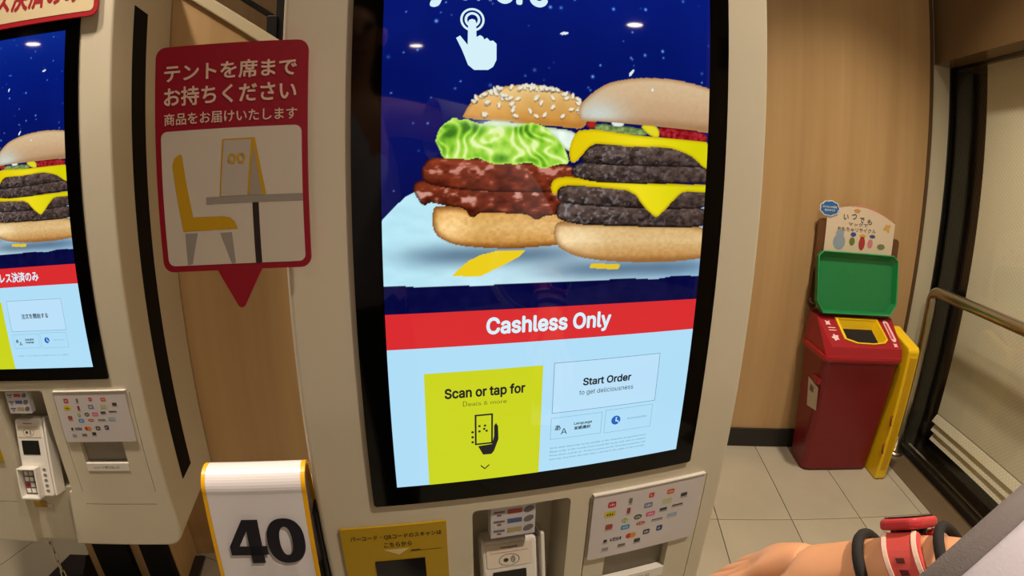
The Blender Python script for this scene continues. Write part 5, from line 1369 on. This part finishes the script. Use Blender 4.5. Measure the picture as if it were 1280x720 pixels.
# display board behind the tray
bd = thing('display_board', 'white arched board with Japanese toy recycling lettering and a blue bubble', 'sign', M=Matrix.Translation((1.215, 1.522, 0.0)))
M_BOARD = mat('board_cream', (226, 208, 184), 0.5)
arch = [(-0.172, 0.70), (0.172, 0.70), (0.170, 1.098)] + [(0.17 - 0.345 * i / 12, 1.098 + 0.026 * i / 12 + 0.044 * math.sin(PI * i / 12)) for i in range(1, 12)] + [(-0.173, 1.124)]
MB().prism(arch, 0.0, 0.004).obj('board', M_BOARD, bd)
MB().tube([(0.17 - 0.345 * i / 12, 0.002, 1.098 + 0.026 * i / 12 + 0.044 * math.sin(PI * i / 12)) for i in range(0, 9)], 0.0028, 6).obj('pink_edge', mat('board_pink', (206, 120, 110), 0.5), bd, smooth=True)
for s in (-1, 1):
    MB().prism(rr(s * 0.186 - 0.022, 0.70, s * 0.186 + 0.022, 1.06 - 0.03 * s, 0.02), 0.006, 0.02).obj('holder', mat('holder_brown', (104, 66, 36), 0.5), bd)
bl = MB().prism([(-0.166 + 0.047 * math.cos(a) * (1 + 0.05 * math.cos(9 * a)), 1.137 + 0.033 * math.sin(a) * (1 + 0.05 * math.cos(9 * a))) for a in [2 * PI * i / 48 for i in range(48)]], -0.004, -0.0005).obj('bubble', mat('bubble_white', (220, 226, 236), 0.5), bd)
MB().flat([(-0.166 + 0.043 * math.cos(a) * (1 + 0.05 * math.cos(9 * a)), 1.137 + 0.029 * math.sin(a) * (1 + 0.05 * math.cos(9 * a))) for a in [2 * PI * i / 48 for i in range(48)]], -0.0043).obj('bubble_face', mat('bubble_blue', (36, 108, 178), 0.5), bl, fix=False)
text('bubble_text', 'おもちゃの回収', -0.200, 1.138, -0.132, 1.1475, -0.0046, M_WHITEPAPER, bl, 0.03)
text('bubble_text', '受付中です', -0.190, 1.124, -0.140, 1.1335, -0.0046, M_WHITEPAPER, bl, 0.03)
M_BT = mat('board_ink', (58, 54, 66), 0.6)
for i, ch in enumerate('いつでも'):
    x = -0.094 + i * 0.040
    text('lettering', ch, x, 1.094 + (0.008 if i in (1,) else 0) - i * 0.004, x + 0.024, 1.118 + (0.008 if i == 1 else 0) - i * 0.004, -0.0006, M_BT, bd, 0.02)
text('lettering', 'マックで', -0.066, 1.070, 0.030, 1.085, -0.0006, M_BT, bd, 0.012)
for q, s in enumerate(('おもちゃリサイクル',)):
    text('lettering', s, -0.118, 1.045, 0.074, 1.064, -0.0006, mat('board_ink_brown', (90, 70, 66), 0.6), bd, 0.012)
FIG = [('animal_picture', (150, 166, 186), [(-0.103, 0.998, 0.030, 0.034), (-0.103, 1.034, 0.020, 0.018)]),
       ('child_picture', (106, 126, 50), [(-0.040, 1.004, 0.014, 0.018)]), ('child_hair_picture', (60, 80, 160), [(-0.037, 1.034, 0.014, 0.010)]),
       ('box_picture', (176, 56, 56), [(0.010, 0.998, 0.016, 0.030)]), ('box_top_picture', (222, 160, 80), [(0.010, 1.030, 0.016, 0.008)]),
       ('girl_picture', (216, 130, 140), [(0.052, 1.000, 0.014, 0.020)]), ('girl_hair_picture', (60, 84, 150), [(0.060, 1.032, 0.015, 0.008)]),
       ('turtle_picture', (122, 130, 90), [(0.110, 0.990, 0.020, 0.013)]), ('plane_picture', (214, 168, 96), [(0.130, 1.076, 0.022, 0.010), (0.132, 1.072, 0.008, 0.020)]),
       ('bird_picture', (208, 150, 90), [(-0.030, 1.136, 0.016, 0.009)])]
for nm, c, es in FIG:
    b = MB()
    for i, e in enumerate(es):
        b.flat(ell(*e, 16, 0.0 if nm != 'plane_picture' else 0.5), -0.0006 - 0.0001 * i)
    b.obj(nm, mat('print_%s' % nm, c, 0.6), bd, fix=False)

# ------------------------------------------------------------------ blind beyond the glass, steel rail before it
M_BLIND = bpy.data.materials.new('woven_blind')
M_BLIND.use_nodes = True
nt = M_BLIND.node_tree
b = nt.nodes['Principled BSDF']
b.inputs['Roughness'].default_value = 0.8
tc = nt.nodes.new('ShaderNodeTexCoord')
prev = None
for sgn in (1, -1):
    mp = nt.nodes.new('ShaderNodeMapping')
    mp.inputs['Rotation'].default_value = (math.radians(45 * sgn), 0, 0)
    wv = nt.nodes.new('ShaderNodeTexWave')
    wv.bands_direction = 'Y'
    wv.inputs['Scale'].default_value = 22
    nt.links.new(tc.outputs['Object'], mp.inputs[0])
    nt.links.new(mp.outputs[0], wv.inputs[0])
    if prev is None:
        prev = wv
    else:
        mx = nt.nodes.new('ShaderNodeMath')
        mx.operation = 'MULTIPLY'
        nt.links.new(prev.outputs[1], mx.inputs[0])
        nt.links.new(wv.outputs[1], mx.inputs[1])
rp = nt.nodes.new('ShaderNodeValToRGB')
rp.color_ramp.elements[0].color = (*lin((232, 226, 202)), 1)
rp.color_ramp.elements[1].color = (*lin((248, 244, 226)), 1)
nt.links.new(mx.outputs[0], rp.inputs[0])
nt.links.new(rp.outputs[0], b.inputs['Base Color'])
rb = thing('window_blind', 'cream woven blind hanging behind the glass with folds at its foot', 'blind', (1.745, 0, 0))
MB().box(0.0, 0.006, -0.69, 1.392, 0.262, 1.95).obj('cloth', M_BLIND, rb)
for i in range(3):
    z1 = 0.262 - i * 0.042
    b = MB()
    b.add([(-0.004, -0.69, z1 - 0.005), (-0.004, 1.39 - i * 0.01, z1 - 0.005), (-0.024, 1.39 - i * 0.01, z1 - 0.040), (-0.024, -0.69, z1 - 0.040), (0.006, -0.69, z1 - 0.005), (0.006, 1.39 - i * 0.01, z1 - 0.005), (0.0, 1.39 - i * 0.01, z1 - 0.044), (0.0, -0.69, z1 - 0.044)],
          [(0, 1, 2, 3), (4, 7, 6, 5), (0, 4, 5, 1), (3, 2, 6, 7), (1, 5, 6, 2), (0, 3, 7, 4)])
    b.obj('fold', M_BLIND, rb)

sr = thing('steel_handrail', 'brushed steel tubular handrail in front of the glass and blind', 'handrail', (1.622, 1.482, 0))
path = [(0, 0, 0.0), (0, 0, 0.3), (0, 0, 0.6), (0, 0, 0.775)]
for i in range(1, 9):
    a = PI / 2 * i / 8
    path.append((0, -0.045 * (1 - math.cos(a)), 0.775 + 0.045 * math.sin(a)))
path += [(0, -0.5, 0.82), (0, -1.2, 0.82), (0, -1.9, 0.82)]
for i in range(1, 9):
    a = PI / 2 * i / 8
    path.append((0, -1.9 - 0.045 * math.sin(a), 0.775 + 0.045 * math.cos(a)))
path += [(0, -1.945, 0.4), (0, -1.945, 0.0)]
MB().tube(path, 0.025, 20).obj('tube', M_STEEL, sr, smooth=True)
for yy in (0, -1.945):
    MB().lathe([(0.0251, 0.022), (0.045, 0.020), (0.047, 0.0045)], 24, c=(0, yy, 0)).obj('floor_flange', M_STEEL, sr, smooth=True)

# ------------------------------------------------------------------ the customer: only the arm reaches into view
M_SKIN = mat('skin', (222, 160, 118), 0.5, vary=0.04, vary_scale=30)
Fh = Vector((CF.x, CF.y, 0)).normalized()
Rh = Vector((Fh.y, -Fh.x, 0))


def W(r, f, z):
    """Point right / ahead of the eye, at height z."""
    return Vector((EYE.x, EYE.y, 0)) + Rh * r + Fh * f + Vector((0, 0, z))


def skin_mesh(name, verts, edges, radii, root=0, sub=2):
    me = bpy.data.meshes.new(name)
    me.from_pydata([tuple(v) for v in verts], edges, [])
    o = bpy.data.objects.new(name, me)
    COL.objects.link(o)
    sk = o.modifiers.new('skin', 'SKIN')
    sk.use_smooth_shade = True
    me.update()
    if not me.skin_vertices:
        bm = bmesh.new()
        bm.from_mesh(me)
        bm.verts.layers.skin.verify()
        bm.to_mesh(me)
        bm.free()
    for i, r in enumerate(radii):
        rr_ = r if isinstance(r, tuple) else (r, r)
        me.skin_vertices[0].data[i].radius = rr_
        me.skin_vertices[0].data[i].use_root = (i == root)
    s = o.modifiers.new('sub', 'SUBSURF')
    s.levels = sub
    s.render_levels = sub
    dg = bpy.context.evaluated_depsgraph_get()
    dg.update()
    out = bpy.data.meshes.new_from_object(o.evaluated_get(dg))
    bpy.data.objects.remove(o)
    out.polygons.foreach_set('use_smooth', [True] * len(out.polygons))
    return out


class SK:
    def __init__(self):
        self.v, self.e, self.r = [], [], []

    def n(self, p, r, prev=None):
        self.v.append(Vector(p))
        self.r.append(r)
        if prev is not None:
            self.e.append((prev, len(self.v) - 1))
        return len(self.v) - 1

    def chain(self, pts, prev):
        for p, r in pts:
            prev = self.n(p, r, prev)
        return prev


CX, BK = -0.03, -0.215        # the body stands a little right of and behind the camera on the chest
WATCH = EYE + (Vector((0.3016, -0.3371, 0.9791)) - EYE) - CU * 0.009
BAND = Vector((0.2809, -0.3074, 0.9462))
WRIST = Vector((0.2590, -0.2790, 0.9190))
KNUCK = Vector((0.2130, -0.2260, 0.8660))
ELBOW = WATCH + (WATCH - BAND).normalized() * 0.05 + Rh * 0.115 - Fh * 0.175 + Vector((0, 0, 0.03))
SHO_R = W(0.215, -0.115, 1.315)
s = SK()
pel = s.n(W(CX, BK - 0.02, 0.90), (0.150, 0.105))
ab = s.n(W(CX, BK - 0.01, 1.04), (0.130, 0.092), pel)
ch = s.n(W(CX, BK - 0.02, 1.22), (0.140, 0.098), ab)
up = s.n(W(CX, BK - 0.03, 1.35), (0.105, 0.075), ch)
nk = s.n(W(CX, BK - 0.02, 1.425), 0.052, up)
h1 = s.n(W(CX, BK + 0.0, 1.49), (0.062, 0.075), nk)
h2 = s.n(W(CX, BK + 0.005, 1.56), (0.075, 0.092), h1)
h3 = s.n(W(CX, BK - 0.005, 1.625), (0.060, 0.075), h2)
for sg_ in (1, -1):
    hip = s.n(W(CX + sg_ * 0.085, BK - 0.02, 0.84), 0.085, pel)
    s.chain([(W(CX + sg_ * 0.095, BK + 0.0, 0.66), 0.072), (W(CX + sg_ * 0.10, BK + 0.01, 0.46), 0.052), (W(CX + sg_ * 0.10, BK - 0.02, 0.30), 0.050), (W(CX + sg_ * 0.105, BK - 0.03, 0.09), 0.034), (W(CX + sg_ * 0.11, BK + 0.03, 0.045), 0.036), (W(CX + sg_ * 0.12, BK + 0.11, 0.035), 0.028)], hip)
# left arm hangs
cl = s.n(W(CX - 0.14, BK - 0.02, 1.345), 0.050, up)
e = s.chain([(W(CX - 0.19, BK - 0.02, 1.31), 0.046), (W(CX - 0.225, BK - 0.06, 1.05), 0.038), (W(CX - 0.225, BK + 0.06, 0.86), 0.028)], cl)
lh = s.n(W(CX - 0.22, BK + 0.10, 0.80), (0.020, 0.034), e)
for i, (dx, l) in enumerate(((-0.027, 0.060), (-0.009, 0.070), (0.009, 0.066), (0.026, 0.052))):
    s.chain([(W(CX - 0.218, BK + 0.115 - dx, 0.762), 0.0085), (W(CX - 0.214, BK + 0.118 - dx, 0.762 - l * 0.5), 0.008), (W(CX - 0.205, BK + 0.115 - dx, 0.762 - l), 0.007)], lh)
s.chain([(W(CX - 0.205, BK + 0.150, 0.79), 0.009), (W(CX - 0.20, BK + 0.165, 0.755), 0.0085)], e)
# right arm reaches to the kiosk
cr = s.n(W(CX + 0.135, BK + 0.01, 1.35), 0.050, up)
e = s.chain([(SHO_R, 0.048), (SHO_R.lerp(ELBOW, 0.5), 0.043), (ELBOW, 0.037), (ELBOW.lerp(WATCH, 0.45), 0.0375), (WATCH, 0.0300), (BAND, 0.0270), (WRIST, 0.0255)], cr)
ax = (KNUCK - WRIST).normalized()
side = ax.cross(Vector((0, 0, 1))).normalized()          # towards the right of the hand
upv = side.cross(ax).normalized()
palm = s.n(WRIST.lerp(KNUCK, 0.55) + upv * 0.002, (0.020, 0.034), e)
for i, (d, l) in enumerate(((-0.030, 0.070), (-0.010, 0.078), (0.010, 0.073), (0.029, 0.057))):
    k0 = KNUCK + side * d + upv * 0.004
    k1 = k0 + ax * l * 0.45 - upv * 0.004
    k2 = k0 + ax * l * 0.78 - upv * 0.016
    k3 = k0 + ax * l * 0.98 - upv * 0.030
    s.chain([(k0, 0.0100), (k1, 0.0092), (k2, 0.0085), (k3, 0.0075)], palm)
th = WRIST + ax * 0.022 - side * 0.030
s.chain([(th, 0.013), (th + ax * 0.035 - side * 0.014 - upv * 0.008, 0.0105), (th + ax * 0.062 - side * 0.010 - upv * 0.016, 0.0085)], e)
pe = thing('person', 'person reaching out a bare right forearm towards the kiosk', 'person', W(CX, BK, 0))
IM = Matrix.Translation(-W(CX, BK, 0))


def pp(name, me, m, **k):
    me.transform(IM)
    me.materials.clear()
    me.materials.append(m)
    return link(name, me, pe, **k)


pp('body', skin_mesh('body', s.v, s.e, s.r), M_SKIN)
# clothes
M_SHIRT = mat('pale_lavender_cloth', (206, 200, 214), 0.85, bump=0.3, bump_scale=600, vary=0.04, vary_scale=12)
M_CUFF = mat('grey_knit_cuff', (124, 116, 116), 0.9, bump=0.4, bump_scale=900)
M_TROUSER = mat('dark_trousers', (40, 42, 52), 0.8)
c = SK()
a0 = c.n(W(CX, BK - 0.02, 0.80), (0.185, 0.140))
a1 = c.n(W(CX, BK - 0.015, 1.04), (0.152, 0.112), a0)
a2 = c.n(W(CX, BK - 0.02, 1.22), (0.158, 0.112), a1)
a3 = c.n(W(CX, BK - 0.03, 1.36), (0.118, 0.085), a2)
c.chain([(W(CX, BK - 0.025, 1.415), 0.066)], a3)
c.chain([(W(CX - 0.14, BK - 0.02, 1.35), 0.064), (W(CX - 0.20, BK - 0.03, 1.29), 0.062), (W(CX - 0.228, BK - 0.06, 1.10), 0.058)], a3)
pp('shirt', skin_mesh('shirt', c.v, c.e, c.r), M_SHIRT)
t = SK()
b0 = t.n(W(CX, BK - 0.02, 1.00), (0.140, 0.100))
b1 = t.n(W(CX, BK - 0.02, 0.90), (0.158, 0.112), b0)
for sg_ in (1, -1):
    t.chain([(W(CX + sg_ * 0.085, BK - 0.02, 0.80), 0.096), (W(CX + sg_ * 0.096, BK, 0.64), 0.086), (W(CX + sg_ * 0.10, BK, 0.44), 0.068), (W(CX + sg_ * 0.105, BK - 0.025, 0.10), 0.055)], b1)
pp('trousers', skin_mesh('trousers', t.v, t.e, t.r), M_TROUSER)
for sg_ in (1, -1):
    q = SK()
    z0 = q.n(W(CX + sg_ * 0.106, BK - 0.045, 0.045), (0.042, 0.044))
    q.chain([(W(CX + sg_ * 0.112, BK + 0.04, 0.043), (0.044, 0.042)), (W(CX + sg_ * 0.122, BK + 0.13, 0.034), (0.038, 0.033))], z0)
    pp('shoe', skin_mesh('shoe', q.v, q.e, q.r), mat('shoe_black', (30, 30, 32), 0.5))
q = SK()
z0 = q.n(W(CX, BK - 0.03, 1.53), (0.075, 0.075))
q.chain([(W(CX, BK - 0.025, 1.60), (0.084, 0.090)), (W(CX, BK - 0.015, 1.645), (0.066, 0.078))], z0)
pp('hair', skin_mesh('hair', q.v, q.e, q.r), mat('hair_black', (26, 22, 20), 0.6))
MB().tube([W(CX, BK + 0.078, 1.555), W(CX, BK + 0.104, 1.532), W(CX, BK + 0.085, 1.522)], [0.007, 0.011, 0.008], 8).obj('nose', M_SKIN, pe, smooth=True).data.transform(IM)
for sg_ in (1, -1):
    MB().lathe([(0.001, 0.010), (0.008, 0.007), (0.0105, 0.0), (0.008, -0.007), (0.001, -0.010)], 12, c=tuple(W(CX + sg_ * 0.032, BK + 0.080, 1.562))).obj('eye', mat('eye_dark', (40, 30, 26), 0.2), pe, smooth=True).data.transform(IM)
    MB().lathe([(0.001, 0.026), (0.010, 0.020), (0.012, 0.0), (0.008, -0.018), (0.001, -0.026)], 10, c=tuple(W(CX + sg_ * 0.086, BK + 0.0, 1.555))).obj('ear', M_SKIN, pe, smooth=True).data.transform(IM)
MB().tube([W(CX - 0.022, BK + 0.083, 1.497), W(CX, BK + 0.089, 1.495), W(CX + 0.022, BK + 0.083, 1.497)], 0.0055, 8).obj('mouth', mat('lips', (176, 100, 90), 0.5), pe, smooth=True).data.transform(IM)

# loose right sleeve with its grey cuff
def cam_pt(r, u, f):
    return EYE + CR * r + CU * u + CF * f


HEM = cam_pt(0.276, -0.168, 0.218)
SAX = (CR * 0.22 - CU * 0.50 - CF * 0.84).normalized()


def sleeve(path, rads, name, m, thick=0.003, n=36):
    b = MB()
    b.tube(path, rads, n, cap=False)
    me = b.mesh(name, m, True)
    o = pp(name, me, m)
    so = o.modifiers.new('cloth', 'SOLIDIFY')
    so.thickness = thick
    so.offset = -1
    return o


e1 = HEM + SAX * 0.017
sleeve([HEM, HEM + SAX * 0.006, HEM + SAX * 0.012, e1], [0.0835, 0.0850, 0.0860, 0.0860], 'cuff', M_CUFF, 0.004)
path = [e1 - SAX * 0.004, e1 + SAX * 0.002, e1 + SAX * 0.03, (e1 + SAX * 0.085).lerp(ELBOW, 0.25), (e1 + SAX * 0.16).lerp(ELBOW, 0.65), ELBOW.lerp(SHO_R, 0.42), ELBOW.lerp(SHO_R, 0.75), SHO_R, SHO_R - Rh * 0.06]
sleeve(path, [0.0840, 0.0905, 0.0915, 0.0900, 0.088, 0.080, 0.074, 0.070, 0.075], 'sleeve', M_SHIRT)

# ------------------------------------------------------------------ watch, hair-tie band, card
arm = (WATCH - BAND).normalized()
cdir = (WATCH - EYE).normalized()
upw = arm.cross(cdir).normalized()
upw = upw if upw.z > 0 else -upw
upw = (upw * math.cos(0.12) - arm.cross(upw).normalized() * math.sin(0.12) * (1 if arm.cross(upw).dot(cdir) > 0 else -1)).normalized()
sidew = arm.cross(upw).normalized()
WM = Matrix((( arm.x, sidew.x, upw.x, WATCH.x), (arm.y, sidew.y, upw.y, WATCH.y), (arm.z, sidew.z, upw.z, WATCH.z), (0, 0, 0, 1)))
wt = thing('wristwatch', 'coral red smartwatch with white-edged strap on the bare forearm', 'watch', M=WM)
M_WR = mat('watch_red', (206, 60, 66), 0.4)
M_WS = mat('strap_coral', (212, 78, 72), 0.6)


def ringstrip(rad, w0, w1, th, a0, a1, n=40, flat=1.0):
    b = MB()
    vs, fs = [], []
    for i in range(n + 1):
        a = a0 + (a1 - a0) * i / n
        for r, x in ((rad, w0), (rad, w1), (rad + th, w1), (rad + th, w0)):
            vs.append((x - LEAN * r * math.cos(a), r * math.sin(a), r * math.cos(a) * flat))
    for i in range(n):
        for j in range(4):
            fs.append((i * 4 + j, i * 4 + (j + 1) % 4, i * 4 + 4 + (j + 1) % 4, i * 4 + 4 + j))
    fs += [(0, 1, 2, 3), (n * 4 + 3, n * 4 + 2, n * 4 + 1, n * 4)]
    return b.add(vs, fs)


RW = 0.0300
LEAN = 0.55          # the strap sits askew: its top edge is nearer the hand
st = ringstrip(RW, -0.0150, 0.0150, 0.0032, 0.5, 2 * PI - 0.5).obj('strap', M_WS, wt)
for x in (-0.0138, 0.0103):
    ringstrip(RW + 0.0033, x, x + 0.0035, 0.0008, 0.5, 2 * PI - 0.5).obj('white_edge', mat('strap_white', (244, 214, 196), 0.5), st)
for sgn in (1, -1):
    for i in range(6):
        a = sgn * (1.25 + i * 0.24)
        ringstrip(RW + 0.0033, -0.0045, 0.0020, 0.0006, a - 0.05, a + 0.05, 4).obj('strap_hole', mat('strap_hole_dark', (84, 16, 18), 0.7), st)
MB().prism(rr(-0.0170, -0.021, 0.0170, 0.021, 0.009), -0.0042, 0.0042, M=Matrix.Translation((-LEAN * RW, 0, RW + 0.0050)) @ Matrix.Rotation(PI / 2, 4, 'X')).obj('case', M_WR, wt, bevel=0.003, seg=3)
MB().prism(rr(-0.0142, -0.018, 0.0142, 0.018, 0.007), -0.0008, 0.0, M=Matrix.Translation((-LEAN * RW, 0, RW + 0.0094)) @ Matrix.Rotation(-PI / 2, 4, 'X')).obj('watch_glass', M_BEZEL, wt)
MB().prism(ell(0, 0, 0.014, 0.014), -0.003, 0.003, M=Matrix.Translation((-LEAN * RW, 0, RW + 0.0005)) @ Matrix.Rotation(PI / 2, 4, 'X')).obj('sensor_back', M_BLACK, wt)


def band_at(label, P_, rad, tube_r, name='wrist_band'):
    a = []
    n = 32
    for i in range(n):
        t_ = 2 * PI * i / n
        a.append((0.004 * math.sin(t_) - 0.4 * rad * math.cos(t_), rad * math.sin(t_), rad * math.cos(t_)))
    M2 = WM.copy()
    M2.translation = P_
    o = MB().tube(a, tube_r, 10, closed=True).obj(name, mat('band_black', (30, 26, 26), 0.8, bump=0.4, bump_scale=1500), None, smooth=True, M=M2)
    tag(o, label, 'wrist band')


band_at('black hair-tie band around the wrist nearer the hand', BAND, 0.0278, 0.0046)
band_at('black band worn behind the coral watch under the cuff', WATCH + arm * 0.0235, 0.0315, 0.0040)
cdm = KNUCK + ax * 0.070 - upv * 0.030 - side * 0.012
CM = Matrix(((ax.x, side.x, upv.x, cdm.x), (ax.y, side.y, upv.y, cdm.y), (ax.z, side.z, upv.z, cdm.z), (0, 0, 0, 1)))
o = MB().prism(rr(-0.010, -0.026, 0.044, 0.026, 0.003), -0.0004, 0.0004, M=Matrix.Rotation(-PI / 2, 4, 'X')).obj('payment_card', M_WHITE, None, M=CM)
tag(o, 'plain white card held in the fingertips', 'card')
